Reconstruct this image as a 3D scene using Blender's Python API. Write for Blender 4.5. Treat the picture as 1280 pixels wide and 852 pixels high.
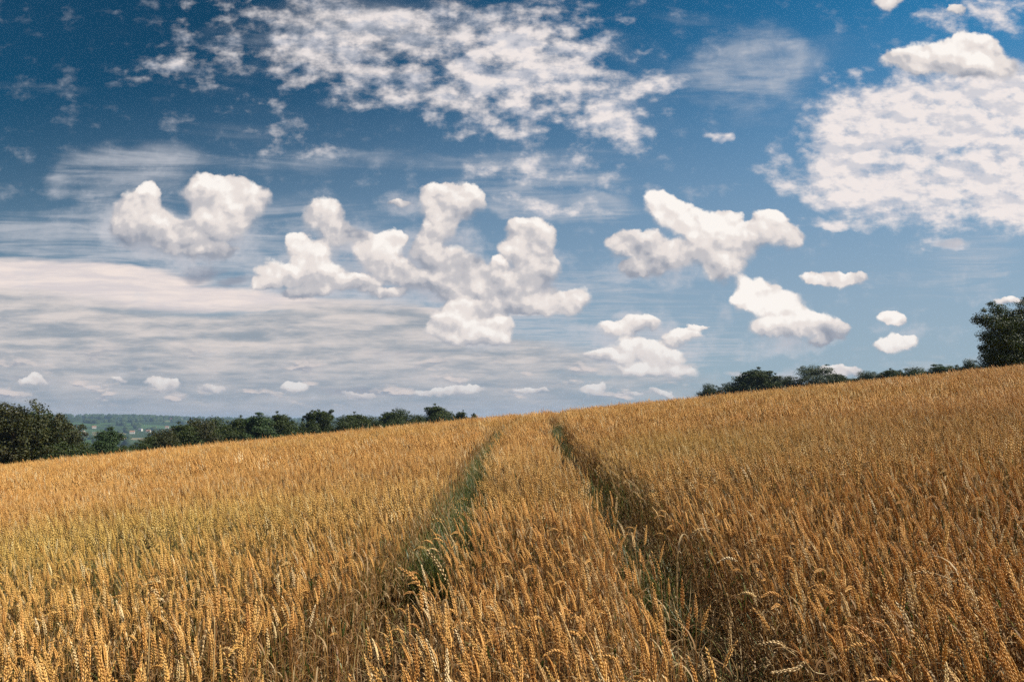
import bpy, math, random
import numpy as np
from mathutils import Vector, Matrix

# ------------------------------------------------------------------ clearing
for o in list(bpy.data.objects):
    bpy.data.objects.remove(o)
scene = bpy.context.scene
COL = scene.collection
rnd = random.Random(11)
R = math.radians

# ------------------------------------------------------------------ camera
EXPO = 0.78
FPX, PITCH, EYE = 853.0, R(6.62), 1.80
cam_d = bpy.data.cameras.new("camera")
cam_d.sensor_width = 36.0
cam_d.lens = 36.0 * FPX / 1280.0
cam_d.clip_start = 0.05
cam_d.clip_end = 40000.0
cam = bpy.data.objects.new("camera", cam_d)
COL.objects.link(cam)
cam.location = (0, 0, EYE)
cam.rotation_euler = (R(90) + PITCH, 0, 0)
scene.camera = cam


def to_uv(X, Y):
    """a direction seen at X,Y in the photograph as tangents (right/ahead, up/ahead) in the world"""
    xc, yc = (X - 640) / FPX, (426 - Y) / FPX
    c, s = math.cos(PITCH), math.sin(PITCH)
    d = c - yc * s
    return xc / d, (s + yc * c) / d


# ------------------------------------------------------------------ render
scene.render.engine = 'CYCLES'
scene.view_settings.view_transform = 'Standard'
scene.view_settings.look = 'None'
scene.view_settings.exposure = EXPO
scene.view_settings.gamma = 1.0
cy = scene.cycles
cy.use_denoising = False
cy.denoiser = 'OPENIMAGEDENOISE'
cy.denoising_input_passes = 'RGB_ALBEDO_NORMAL'
cy.denoising_prefilter = 'ACCURATE'
cy.max_bounces = 5
cy.diffuse_bounces = 2
cy.glossy_bounces = 1
cy.transmission_bounces = 3
cy.transparent_max_bounces = 6
cy.volume_bounces = 0
cy.use_fast_gi = False
cy.caustics_reflective = False
cy.caustics_refractive = False
cy.use_adaptive_sampling = True
cy.adaptive_threshold = 0.018
cy.adaptive_min_samples = 16

# ------------------------------------------------------------------ sun
SUN_AZ, SUN_EL = R(96), R(45)          # azimuth from +Y (ahead) towards +X (right)
sd = Vector((math.sin(SUN_AZ) * math.cos(SUN_EL), math.cos(SUN_AZ) * math.cos(SUN_EL), math.sin(SUN_EL)))
sl = bpy.data.lights.new("sun", 'SUN')
sl.energy = 5.0
sl.angle = R(0.53)
sl.color = (1.0, 0.93, 0.82)
sun = bpy.data.objects.new("sun", sl)
COL.objects.link(sun)
sun.rotation_euler = (-sd).to_track_quat('-Z', 'Y').to_euler()
sun.location = (60, -40, 80)

# ------------------------------------------------------------------ world: sky and clouds
world = bpy.data.worlds.new("World")
scene.world = world
world.use_nodes = True
NT = world.node_tree
NT.nodes.clear()


class E:
    """a tiny expression layer over Math / Vector Math nodes"""
    tree = None

    def __init__(s, sock):
        s.s = sock

    @staticmethod
    def _in(node, i, v):
        if isinstance(v, E):
            E.tree.links.new(v.s, node.inputs[i])
        elif isinstance(v, (tuple, list)):
            node.inputs[i].default_value = v
        else:
            node.inputs[i].default_value = v

    @staticmethod
    def m(op, a, b=0.0, c=None, clamp=False):
        n = E.tree.nodes.new('ShaderNodeMath')
        n.operation = op
        n.use_clamp = clamp
        E._in(n, 0, a)
        E._in(n, 1, b)
        if c is not None:
            E._in(n, 2, c)
        return E(n.outputs[0])

    @staticmethod
    def v(op, a, b=None, c=None, scale=None):
        n = E.tree.nodes.new('ShaderNodeVectorMath')
        n.operation = op
        E._in(n, 0, a)
        if b is not None:
            E._in(n, 1, b)
        if c is not None:
            E._in(n, 2, c)
        if scale is not None:
            E._in(n, 3, scale)
        return E(n.outputs['Value' if op in ('DOT_PRODUCT', 'LENGTH', 'DISTANCE') else 'Vector'])

    def __add__(a, b): return E.m('ADD', a, b)
    def __radd__(a, b): return E.m('ADD', b, a)
    def __sub__(a, b): return E.m('SUBTRACT', a, b)
    def __rsub__(a, b): return E.m('SUBTRACT', b, a)
    def __mul__(a, b): return E.m('MULTIPLY', a, b)
    def __rmul__(a, b): return E.m('MULTIPLY', b, a)
    def __truediv__(a, b): return E.m('DIVIDE', a, b)
    def __rtruediv__(a, b): return E.m('DIVIDE', b, a)
    def __pow__(a, b): return E.m('POWER', a, b)


def xyz(a):
    n = E.tree.nodes.new('ShaderNodeSeparateXYZ')
    E._in(n, 0, a)
    return E(n.outputs[0]), E(n.outputs[1]), E(n.outputs[2])


def comb(x, y, z=0.0):
    n = E.tree.nodes.new('ShaderNodeCombineXYZ')
    for i, q in enumerate((x, y, z)):
        E._in(n, i, q)
    return E(n.outputs[0])


def noise(vec, scale, detail=4, rough=0.55, dist=0.0, dim='3D', out=0, lac=2.0):
    n = E.tree.nodes.new('ShaderNodeTexNoise')
    n.noise_dimensions = dim
    E._in(n, 'Vector', vec)
    n.inputs['Scale'].default_value = scale
    n.inputs['Detail'].default_value = detail
    n.inputs['Roughness'].default_value = rough
    n.inputs['Distortion'].default_value = dist
    n.inputs['Lacunarity'].default_value = lac
    return E(n.outputs[out])


def sstep(x, a, b, lo=0.0, hi=1.0):
    n = E.tree.nodes.new('ShaderNodeMapRange')
    n.interpolation_type = 'SMOOTHSTEP'
    E._in(n, 0, x)
    for i, q in enumerate((a, b, lo, hi)):
        E._in(n, i + 1, q)
    return E(n.outputs[0])


def lin(x, a, b, lo=0.0, hi=1.0):
    n = E.tree.nodes.new('ShaderNodeMapRange')
    E._in(n, 0, x)
    for i, q in enumerate((a, b, lo, hi)):
        E._in(n, i + 1, q)
    return E(n.outputs[0])


def mixc(f, a, b):
    n = E.tree.nodes.new('ShaderNodeMix')
    n.data_type = 'RGBA'
    E._in(n, 0, f)
    for i, q in ((6, a), (7, b)):
        if isinstance(q, E):
            E.tree.links.new(q.s, n.inputs[i])
        else:
            n.inputs[i].default_value = (*q, 1.0) if len(q) == 3 else q
    return E(n.outputs[2])


def ramp(f, stops, interp='LINEAR'):
    n = E.tree.nodes.new('ShaderNodeValToRGB')
    n.color_ramp.interpolation = interp
    el = n.color_ramp.elements
    while len(el) < len(stops):
        el.new(0.5)
    for e, (p, c) in zip(el, stops):
        e.position = p
        e.color = (*c, 1.0)
    E._in(n, 0, f)
    return E(n.outputs[0])


def s2l(r, g, b):
    return tuple(((c / 255 + 0.055) / 1.055) ** 2.4 if c > 10 else c / 255 / 12.92 for c in (r, g, b))


E.tree = NT
SKY_K = 0.054                                  # Background strength


def sc(r, g, b):                              # a sky colour as it should be seen -> radiance before strength
    return tuple(c / SKY_K / 2 ** EXPO for c in s2l(r, g, b))


geo = NT.nodes.new('ShaderNodeTexCoord')
D = E(geo.outputs['Generated'])
dx, dy, dz = xyz(D)
ay = E.m('MAXIMUM', E.m('ABSOLUTE', dy), 0.05)
U = E.m('MINIMUM', E.m('MAXIMUM', dx / ay, -4.0), 4.0)
V = E.m('MINIMUM', E.m('MAXIMUM', dz / ay, 0.0), 4.0)
P = comb(U, V, 0.0)

sky = NT.nodes.new('ShaderNodeTexSky')
sky.sky_type = 'NISHITA'
sky.sun_disc = False
sky.sun_elevation = SUN_EL
sky.sun_rotation = SUN_AZ
sky.altitude = 300
sky.air_density = 1.0
sky.dust_density = 0.6
sky.ozone_density = 2.2
sky_c = E(sky.outputs[0])
SKYTINT = (0.17, 0.83, 1.02)
sky_c = E.v('MULTIPLY', sky_c, SKYTINT)
# the polarised band: deepest a quarter turn from the sun, upper left of the view
low = sstep(V, 0.0, 0.62)
pol = sstep(U * -0.9 + V * 1.2, 0.0, 1.25, 1.0, 0.43)
sky_c = E.v('SCALE', sky_c, scale=pol)
# pale blue-grey air towards the horizon
hz = sstep(V - U * 0.12, -0.06, 0.62, 1.0, 0.0)
sky_c = mixc(hz * 0.86, sky_c, sc(164, 174, 186))


def lobes(items, Pw):
    """soft sum of ellipses; returns total weight, weighted local offset (x, y) and tone"""
    F, A = None, None
    for it in items:
        X, Y, rx, ry = it[:4]
        tone = it[4] if len(it) > 4 else 0.0
        u0, v0 = to_uv(X, Y)
        u1, _ = to_uv(X + rx, Y)
        _, v1 = to_uv(X, Y - ry)
        ru, rv = max(u1 - u0, 1e-4), max(v1 - v0, 1e-4)
        t = tone * 0.3
        q = E.v('MULTIPLY_ADD', Pw, (1 / ru, 1 / rv, 0), (-u0 / ru, -v0 / rv, t))
        d2 = E.v('DOT_PRODUCT', q, q)
        w = E.m('MAXIMUM', E.m('SUBTRACT', 1 + t * t, d2), 0.0)
        w2 = w * w
        F = w2 if F is None else F + w2
        qw = E.v('SCALE', q, scale=w2)
        A = qw if A is None else E.v('ADD', A, qw)
    return F, A


def mask(items, Pw):
    F = None
    for it in items:
        X, Y, rx, ry, k = it
        u0, v0 = to_uv(X, Y)
        u1, _ = to_uv(X + rx, Y)
        _, v1 = to_uv(X, Y - ry)
        ru, rv = u1 - u0, v1 - v0
        q = E.v('MULTIPLY_ADD', Pw, (1 / ru, 1 / rv, 0), (-u0 / ru, -v0 / rv, 0))
        w = E.m('MAXIMUM', E.m('SUBTRACT', 1, E.v('DOT_PRODUCT', q, q)), 0.0)
        F = w * k if F is None else E.m('MULTIPLY_ADD', w, k, F)
    return F


# warps: big soft wander for masks, billowing for cumulus
wn = noise(P, 7.0, 4, 0.6, out=1)
P_soft2 = E.v('MULTIPLY_ADD', E.v('SUBTRACT', wn, (.5, .5, .5)), (0.16, 0.085, 0), P)
P_soft = E.v('MULTIPLY_ADD', E.v('SUBTRACT', wn, (.5, .5, .5)), (0.10, 0.055, 0), P)

# a plane of cloud high above, seen in perspective
iv = E.m('MAXIMUM', V, 0.06)
PL = comb(U / iv, 1.0 / iv, 0.0)

# 1. cirrus veils and wisps ---------------------------------------------------------
CIRRUS = [(150, 215, 130, 50, .75), (110, 225, 70, 32, .5), (300, 190, 260, 35, .35), (330, 285, 250, 60, .7), (90, 290, 190, 45, .9),
          (680, 215, 190, 42, .75), (690, 258, 150, 24, 1.3), (430, 165, 260, 60, .15), (1150, 60, 250, 60, .2), (950, 95, 110, 70, .65), (900, 60, 190, 50, .4), (1180, 330, 130, 60, .38),
          (1240, 320, 80, 60, .35), (600, 20, 420, 60, .35), (40, 110, 110, 16, .5), (330, 60, 240, 90, .35), (90, 20, 120, 30, .25), (600, 80, 260, 100, .25), (800, 130, 160, 70, .35), (500, 350, 330, 75, .75),
          (250, 340, 260, 60, .8), (820, 400, 260, 80, .5), (1100, 370, 200, 60, .15), (420, 200, 160, 30, .3), (660, 440, 300, 50, .6)]
mC = mask(CIRRUS, P_soft)
st = E.v('MULTIPLY', PL, (0.9, 2.3, 1.0))
rotn = NT.nodes.new('ShaderNodeVectorRotate')
rotn.rotation_type = 'Z_AXIS'
rotn.inputs['Angle'].default_value = R(-12)
NT.links.new(st.s, rotn.inputs['Vector'])
fineC = noise(P_soft, 22.0, 5, 0.65)
cn = noise(E(rotn.outputs[0]), 1.6, 7, 0.62, 0.9)
aC = sstep(E.m('MINIMUM', mC, 0.8) * 0.42 + cn + (fineC - 0.5) * 0.30, 0.58, 1.08) * 0.80 * sstep(mC, 0.0, 0.8)
col = mixc(aC, sky_c, sc(196, 198, 205))

# 2. altocumulus: lumpy patches -----------------------------------------------------
ALTO = [(600, 105, 180, 66, .62), (690, 115, 150, 66, .86), (780, 150, 60, 30, .3), (620, 80, 70, 40, .3), (780, 155, 80, 32, .9), (810, 100, 60, 26, .8), (520, 110, 110, 38, .5),
        (330, 40, 160, 75, .55), (400, 80, 110, 40, .42), (220, 60, 90, 50, .15), (300, 130, 110, 50, .2), (520, 30, 120, 50, .35), (430, 35, 100, 45, .4), (620, 30, 200, 50, .6), (700, 55, 150, 30, .5),
        (370, 170, 70, 26, .45), (230, 75, 80, 30, .25), (690, 205, 150, 36, .62), (690, 258, 110, 16, .8), (1230, 15, 100, 32, .9),
        (1150, 160, 170, 85, 1.9), (1240, 180, 190, 100, 1.9), (1080, 215, 150, 62, .95), (1170, 255, 170, 44, .8), (1190, 298, 32, 8, 1.2),
        (1040, 285, 42, 9, .8), (1270, 255, 60, 35, .6), (893, 172, 20, 9, 1.3), (1290, 120, 90, 50, 1.1), (1060, 245, 90, 25, .6)]
mA = mask(ALTO, P_soft2)
PM = E.v('MULTIPLY', P, (1.0, 1.5, 1.0))
an = noise(PM, 24.0, 6, 0.58, 0.0)
an2 = noise(E.v('ADD', PM, (0.008, 0.014, 0)), 24.0, 6, 0.58, 0.0)
fine = noise(PL, 6.0, 4, 0.6)
dA = an * 2.8 + fine * 0.7 + fineC * 0.8 + (noise(P, 4.5, 3, 0.5) - 0.5) * 1.3 + E.m('MINIMUM', mA, 1.6) * 0.76
aA = sstep(dA, 2.25, 3.45) * sstep(mA, 0.0, 0.25)
shA = lin(an - an2, -0.10, 0.10, 0.0, 1.0)
thick = sstep(dA, 2.6, 3.5)
ln1 = noise(E.v('MULTIPLY', P, (1.0, 2.2, 1.0)), 13.0, 4, 0.55)
ln2 = noise(E.v('MULTIPLY', E.v('ADD', P, (0.006, 0.012, 0)), (1.0, 2.2, 1.0)), 13.0, 4, 0.55)
shL = sstep(ln1 - ln2 + (an - an2) * 0.55, -0.13, 0.08)
cA = mixc(E.m('MULTIPLY', shL * 0.75 + thick * 0.30, 1.0, clamp=True), sc(196, 198, 208), sc(244, 234, 230))
col = mixc(aA * 0.97, col, cA)

# 3. the grey sheet low on the left with its bright upper band ----------------------
ub, vb = zip(*[to_uv(x, y) for x, y in ((0, 364), (250, 392), (480, 380), (620, 418), (760, 445), (900, 478), (1280, 520))])
cr = NT.nodes.new('ShaderNodeFloatCurve')
cu = cr.mapping.curves[0]
pts = [(0.0, vb[0] + .02)] + [((a + 1.0) / 2, b) for a, b in zip(ub, vb)] + [(1.0, 0.0)]
while len(cu.points) < len(pts):
    cu.points.new(0.5, 0.5)
for p_, (a, b) in zip(cu.points, pts):
    p_.location = (a, max(b, 0) * 2)
    p_.handle_type = 'AUTO'
cr.mapping.update()
E._in(cr, 'Value', E.m('MULTIPLY_ADD', U, 0.5, 0.5, clamp=True))
edge = E(cr.outputs[0]) * 0.5
SP = E.v('MULTIPLY', P, (3.0, 26.0, 1.0))
sn = noise(SP, 1.3, 6, 0.58, 0.4)
sn2 = noise(E.v('MULTIPLY', P_soft, (7.0, 55.0, 1.0)), 1.0, 5, 0.6, 0.3)
und = (edge - V) + (sn - 0.5) * 0.035
aS = sstep(und, -0.016, 0.012) * sstep(U, 0.05, 0.75, 1.0, 0.10)
aS = aS * sstep(sn * 0.6 + sn2 * 0.4 + sstep(U, -0.6, 0.4, 0.35, 0.0), 0.42, 0.62, 0.55, 1.0)
sn3 = noise(E.v('MULTIPLY', P, (1.6, 7.5, 1.0)), 6.0, 7, 0.60, 0.15)
sn4 = noise(E.v('MULTIPLY', P, (4.0, 60.0, 1.0)), 1.7, 4, 0.5, 0.2)
cS = mixc(sstep(sn2 * 0.30 + sn * 0.30 + sn3 * 0.55 + sn4 * 0.25, 0.56, 0.84), sc(150, 160, 171), sc(219, 210, 206))
cS = mixc(sstep(V, 0.0, 0.11, 1.0, 0.0) * 0.7, cS, sc(150, 162, 176))
cS = mixc(sstep(V, 0.0, 0.03, 0.6, 0.0), cS, sc(182, 182, 190))
WB = [(0, 345, 190, 30, 1.2), (120, 355, 180, 26, 1.2), (240, 375, 170, 20, 1.1), (380, 382, 150, 10, .8), (30, 375, 160, 14, .6),
      (600, 392, 190, 10, .5), (480, 390, 120, 8, .5)]
mW = mask(WB, E.v('MULTIPLY_ADD', E.v('SUBTRACT', wn, (.5, .5, .5)), (0.10, 0.022, 0), P))
aW = sstep(mW + (sn - .5) * 0.5 + (cn - .5) * .5 + (sn2 - .5) * 0.3, 0.10, 0.80)
col = mixc(aW * 0.95, col, mixc(sstep(sn2 * .5 + cn * .5, .38, .62), sc(222, 212, 212), sc(245, 230, 222)))
col = mixc(aS, col, cS)
# little dark rags under the sheet
GREY = [(255, 338, 45, 14, .9), (300, 355, 30, 10, .7), (40, 470, 60, 8, .5), (330, 455, 90, 9, .4), (440, 490, 70, 9, .7), (120, 300, 120, 14, .35),
        (500, 440, 120, 10, .4)]
mG = mask(GREY, P_soft)
aG = sstep(mG + (sn2 - .5) * 1.2, 0.25, 0.9) * 0.75
col = mixc(aG, col, sc(142, 148, 164))

# ragged little heaps along the bottom of the sky
hn = noise(E.v('MULTIPLY', P, (1.0, 3.0, 1.0)), 14.0, 6, 0.55)
hn2 = noise(E.v('MULTIPLY', E.v('ADD', P, (0.003, 0.005, 0)), (1.0, 3.0, 1.0)), 14.0, 6, 0.55)
aH = sstep(hn, 0.53, 0.66) * sstep(V, 0.012, 0.035) * sstep(V, 0.06, 0.13, 1.0, 0.0) * sstep(U, 0.15, 0.5, 1.0, 0.25)
cH = mixc(lin(hn - hn2, -0.035, 0.035), sc(146, 152, 168), sc(228, 214, 208))
col = mixc(aH * 0.75, col, cH)

VEIL = [(905, 396, 14, 20, .7), (986, 466, 22, 18, .8), (1190, 297, 30, 9, 1.2), (548, 322, 75, 62, .9), (600, 362, 120, 44, .9), (240, 305, 110, 40, .8), (165, 290, 60, 40, .6), (425, 325, 75, 60, .7), (490, 345, 60, 50, .7),
        (660, 340, 60, 60, .5), (510, 250, 50, 22, .7), (820, 330, 90, 36, .8), (800, 430, 110, 44, .7), (990, 425, 80, 22, .7), (590, 425, 80, 18, .6),
        (1020, 415, 50, 30, .4), (1120, 425, 50, 30, .4), (380, 355, 90, 24, .6)]
mV = mask(VEIL, P_soft)
aV = sstep(mV + (fineC - .5) * 1.2 + (an - .5) * 1.8 + (sn - .5) * .8, 0.05, 1.15)
col = mixc(aV * 0.80, col, mixc(sstep(mV, .3, 1.0), sc(206, 206, 212), sc(190, 190, 198)))

# 4. cumulus --------------------------------------------------------------------------
# x, y, half width, half height, tone (-: greyer, +: whiter)
CUM = [
    (172, 262, 44, 40, -.2), (160, 285, 34, 34, -.7), (205, 287, 42, 32, -.5), (185, 240, 20, 20),
    (262, 240, 46, 32), (305, 258, 42, 38), (285, 228, 30, 18), (268, 280, 52, 42, -.1), (225, 302, 48, 26, -.5), (265, 315, 40, 18, -.7),
    (404, 270, 36, 32), (425, 293, 32, 26, -.5), (455, 300, 18, 18, -.8),
    (372, 302, 20, 20, .7), (392, 318, 34, 26, .3), (345, 340, 42, 24, .5), (392, 345, 62, 28, .1), (435, 354, 34, 16, .3), (330, 352, 26, 12, -.2), (385, 366, 50, 12, -.9),
    (482, 306, 36, 22, .7), (500, 296, 18, 12, .8), (458, 316, 24, 20, .4), (485, 335, 40, 26, -.3),
    (562, 256, 50, 36, .1), (545, 240, 30, 20, .2), (585, 252, 26, 26, .1), (502, 252, 24, 8, -.3), (552, 285, 30, 32, -.2), 
    (536, 316, 30, 28, -.5), (566, 338, 44, 34, -.7), (524, 352, 44, 24, -.5), (572, 364, 52, 18, -.7), (610, 385, 90, 16, -.5), (450, 356, 40, 14, -.3), (480, 368, 40, 11, -.2),
    (660, 286, 40, 22, .1), (672, 300, 28, 26, .1), (655, 318, 42, 34, -.3), (672, 338, 36, 34, -.2), (632, 362, 62, 32, -.5), (606, 350, 34, 24, -.1),
    (705, 376, 46, 25, .3), (650, 382, 80, 18, -.5), (622, 332, 14, 13, .5),
    (575, 384, 30, 20, .9), (556, 400, 32, 22, .7), (588, 406, 60, 28, .8), (622, 412, 32, 22, .5), (545, 416, 26, 18, .2), (590, 424, 62, 14, -.1),
    (772, 414, 38, 16, .2), (800, 404, 34, 16, .3), (850, 422, 34, 14, .2), (800, 438, 52, 20, .6), (830, 446, 40, 18, .7), (760, 448, 40, 12, .1), (815, 462, 70, 14, .3), (872, 412, 18, 6, -.1),
    (825, 256, 26, 26, .7), (845, 272, 36, 28, .6), (783, 306, 38, 26, .1), (806, 300, 30, 20, .3), (880, 290, 56, 34, .5), (905, 312, 60, 38, .3), (935, 298, 50, 28, .3),
    (960, 276, 30, 24, .4), (982, 298, 30, 22, .3), (905, 340, 40, 22, .1), (835, 322, 60, 26, -.4), (913, 272, 22, 18, .6), (800, 335, 40, 16, -1.0),
    (945, 366, 40, 24, 1.0), (930, 378, 26, 20, .8), (968, 384, 50, 28, .9), (1005, 404, 48, 24, .7), (975, 412, 52, 18, .3), (1040, 412, 30, 18, -.6), (1030, 426, 30, 10, -1.0),
    (1045, 347, 52, 13, .1), (1020, 350, 26, 9, .0), (1065, 343, 26, 9, .2),
    (1112, 398, 26, 16, .5), (1122, 404, 22, 12, .4), (1112, 432, 28, 18, .5), (1132, 428, 22, 12, .2),
    (1262, 378, 28, 8, .3),
    (1190, 74, 96, 30, .3), (1215, 58, 46, 24, .4), (1140, 78, 54, 20, .2), (1112, 4, 28, 18, .3), (1230, 86, 70, 20, .1), (1190, 14, 18, 12, .0),
    (44, 476, 26, 8, .1), (366, 482, 24, 13, .8), (204, 480, 32, 10, .3), (150, 474, 20, 6, .1), (265, 485, 26, 8, .2), (742, 487, 28, 11, .6),
    (560, 489, 56, 8, .2), (660, 490, 34, 7, .2), (450, 496, 30, 7, .0), (790, 495, 24, 5, .2), (825, 491, 22, 7, .1), (1052, 466, 38, 11, .1),
]
b1 = noise(P, 26.0, 6, 0.58, 0.0, out=1)
b0 = noise(P, 9.0, 3, 0.5, 0.0, out=1)
Pc = E.v('MULTIPLY_ADD', E.v('SUBTRACT', b0, (.5, .5, .5)), (0.034, 0.026, 0), P)
Pc = E.v('MULTIPLY_ADD', E.v('SUBTRACT', b1, (.5, .5, .5)), (0.034, 0.034, 0), Pc)
F, A = lobes(CUM, Pc)
Fs = E.m('MAXIMUM', F, 0.02)
_, hy, ht = xyz(A)
hy = hy / Fs
ht = ht / Fs / 0.3
def billow(vec, scale):
    n = E.tree.nodes.new('ShaderNodeTexVoronoi')
    n.feature = 'SMOOTH_F1'
    n.inputs['Scale'].default_value = scale
    n.inputs['Detail'].default_value = 1.6
    n.inputs['Roughness'].default_value = 0.55
    n.inputs['Smoothness'].default_value = 0.35
    E._in(n, 'Vector', vec)
    return E(n.outputs['Distance'])


bl1 = billow(Pc, 26.0)
bl2 = billow(E.v('ADD', Pc, (0.0055, 0.0085, 0)), 26.0)
n1 = noise(P, 34.0, 5, 0.6)
n2 = noise(E.v('ADD', P, (0.0055, 0.0085, 0)), 34.0, 5, 0.6)
rel = n1 - n2
m1 = noise(P, 15.0, 3, 0.5)
m2 = noise(E.v('ADD', P, (0.010, 0.018, 0)), 15.0, 3, 0.5)
rel = rel * 0.28 + (m1 - m2) * 0.75 + (bl2 - bl1) * 0.34
dens = F * 1.5 + (n1 - 0.5) * 0.34 + (m1 - 0.5) * 0.22 + (0.52 - bl1) * 0.36
soft = sstep(hy, -0.8, 0.3, 1.35, 0.38)                 # bases fray, tops are crisp
a4 = sstep(dens, 0.0, soft) * sstep(F, 0.0, 0.14)
L = 0.57 + hy * 0.44 + ht * 0.24 + rel * 1.2 + sstep(dens, 0.1, 1.1, -0.03, 0.14)
cc = ramp(E.m('MULTIPLY', L, 1.0, clamp=True),
          [(0.0, sc(126, 136, 154)), (0.30, sc(156, 161, 173)), (0.55, sc(197, 194, 197)), (0.76, sc(234, 225, 220)), (0.98, sc(253, 247, 241))], 'EASE')
# far cumulus sinks into the air near the horizon
cc = mixc(sstep(V, 0.01, 0.16, 0.42, 0.0), cc, sc(176, 178, 186))
col = mixc(a4 * sstep(V, 0.02, 0.06, 0.75, 1.0), col, cc)

bg = NT.nodes.new('ShaderNodeBackground')
bg.inputs['Strength'].default_value = SKY_K
NT.links.new(col.s, bg.inputs['Color'])
wo = NT.nodes.new('ShaderNodeOutputWorld')
NT.links.new(bg.outputs[0], wo.inputs['Surface'])
world.cycles.sampling_method = 'NONE'

# =====================================================================================
# helpers
# =====================================================================================
rng = np.random.default_rng(5)


def mesh_from(name, verts, faces, mats=None, midx=None, smooth=False):
    me = bpy.data.meshes.new(name)
    verts = np.asarray(verts, dtype=np.float32)
    if isinstance(faces, np.ndarray):
        n, k = faces.shape
        me.vertices.add(len(verts))
        me.vertices.foreach_set('co', verts.ravel())
        me.loops.add(n * k)
        me.loops.foreach_set('vertex_index', faces.astype(np.int32).ravel())
        me.polygons.add(n)
        me.polygons.foreach_set('loop_start', np.arange(0, n * k, k, dtype=np.int32))
        me.polygons.foreach_set('loop_total', np.full(n, k, dtype=np.int32))
        me.update(calc_edges=True)
    else:
        me.from_pydata([tuple(v) for v in verts], [], faces)
    for m in (mats or []):
        me.materials.append(m)
    if midx is not None:
        me.polygons.foreach_set('material_index', np.asarray(midx, dtype=np.int32))
    if smooth:
        me.polygons.foreach_set('use_smooth', np.ones(len(me.polygons), dtype=bool))
    me.update()
    return me


def link(name, me, parent=None, label=None, cat=None, group=None, kind=None, loc=None):
    o = bpy.data.objects.new(name, me)
    COL.objects.link(o)
    if parent is not None:
        o.parent = parent
    if loc is not None:
        o.location = loc
    if label:
        o['label'] = label
    if cat:
        o['category'] = cat
    if group:
        o['group'] = group
    if kind:
        o['kind'] = kind
    return o


def new_mat(name):
    m = bpy.data.materials.new(name)
    m.use_nodes = True
    m.node_tree.nodes.clear()
    E.tree = m.node_tree
    return m


def out_surface(sock):
    o = E.tree.nodes.new('ShaderNodeOutputMaterial')
    E.tree.links.new(sock, o.inputs['Surface'])


def leafy_shader(colr, transl=0.35, tcol=None, rough=0.6, spec=0.25):
    """matte leaf or straw: light also comes through from behind"""
    t = E.tree
    b = t.nodes.new('ShaderNodeBsdfPrincipled')
    E._in(b, 'Base Color', colr)
    b.inputs['Roughness'].default_value = rough
    b.inputs['Specular IOR Level'].default_value = spec
    tr = t.nodes.new('ShaderNodeBsdfTranslucent')
    E._in(tr, 'Color', tcol if tcol is not None else colr)
    mx = t.nodes.new('ShaderNodeMixShader')
    mx.inputs[0].default_value = transl
    t.links.new(b.outputs[0], mx.inputs[1])
    t.links.new(tr.outputs[0], mx.inputs[2])
    out_surface(mx.outputs[0])


def attr(name, kind='GEOMETRY', out='Fac'):
    n = E.tree.nodes.new('ShaderNodeAttribute')
    n.attribute_type = kind
    n.attribute_name = name
    return E(n.outputs[out])


def objinfo(out):
    n = E.tree.nodes.new('ShaderNodeObjectInfo')
    return E(n.outputs[out])


def coords(out='Object'):
    n = E.tree.nodes.new('ShaderNodeTexCoord')
    return E(n.outputs[out])


def position():
    n = E.tree.nodes.new('ShaderNodeNewGeometry')
    return E(n.outputs['Position'])


# smooth value noise for placement, numpy
def vnoise(x, y, scale, seed=0):
    g = np.random.default_rng(seed).random((256, 256))
    fx, fy = np.asarray(x) * scale, np.asarray(y) * scale
    ix, iy = np.floor(fx).astype(int), np.floor(fy).astype(int)
    tx, ty = fx - ix, fy - iy
    tx, ty = tx * tx * (3 - 2 * tx), ty * ty * (3 - 2 * ty)
    a = g[ix % 256, iy % 256]; b = g[(ix + 1) % 256, iy % 256]
    c = g[ix % 256, (iy + 1) % 256]; d = g[(ix + 1) % 256, (iy + 1) % 256]
    return (a * (1 - tx) + b * tx) * (1 - ty) + (c * (1 - tx) + d * tx) * ty


def fbm(x, y, scale, seed=0, octv=4):
    s, a, t = 0, 1.0, 0
    for k in range(octv):
        s = s + a * vnoise(x, y, scale * 2 ** k, seed + k)
        t += a
        a *= 0.5
    return s / t


def smooth01(t):
    t = np.clip(t, 0, 1)
    return t * t * (3 - 2 * t)


# =====================================================================================
# the lie of the land
# =====================================================================================
SLOPE_X, CROP = 0.0965, 0.85
_ys = np.linspace(-60, 400, 4601)
_sl = np.where(_ys < 19, 0.045, 0.045 - 0.0034 * (_ys - 19))
_sl = np.maximum(_sl, -0.010)
_sl = np.where(_ys < -5, 0.03, _sl)
_sy = np.concatenate([[0], np.cumsum((_sl[1:] + _sl[:-1]) / 2 * np.diff(_ys))])
_sy -= np.interp(0, _ys, _sy)


def s_of(y):
    return np.interp(y, _ys, _sy)


def ground_z(x, y):
    x, y = np.asarray(x, float), np.asarray(y, float)
    near = SLOPE_X * 300 * np.tanh(x / 300) + s_of(np.clip(y, -60, 400))
    r = np.hypot(x, y)
    tx = x / np.maximum(np.abs(y), 1.0)
    amp = np.interp(tx, [-1.2, -0.72, -0.55, -0.38, -0.2, 0.3], [84, 84, 80, 64, 58, 56])
    ridge = amp * smooth01((r - 1500) / 3000)
    roll = 26 * (fbm(x + 9000, y + 9000, 1 / 900, 21) - 0.5) * smooth01((r - 700) / 900) \
        + 34 * (fbm(x + 5000, y + 5000, 1 / 1700, 33, 2) - 0.5) * smooth01((r - 1500) / 1200)
    far = -66 + ridge + roll * (1 - 0.75 * smooth01((r - 3600) / 900))
    w = smooth01((r - 210) / 1000)
    return near * (1 - w) + far * w


print('crest tangent', max((s_of(y) - 0.95) / y for y in np.linspace(5, 60, 200)))

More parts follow.
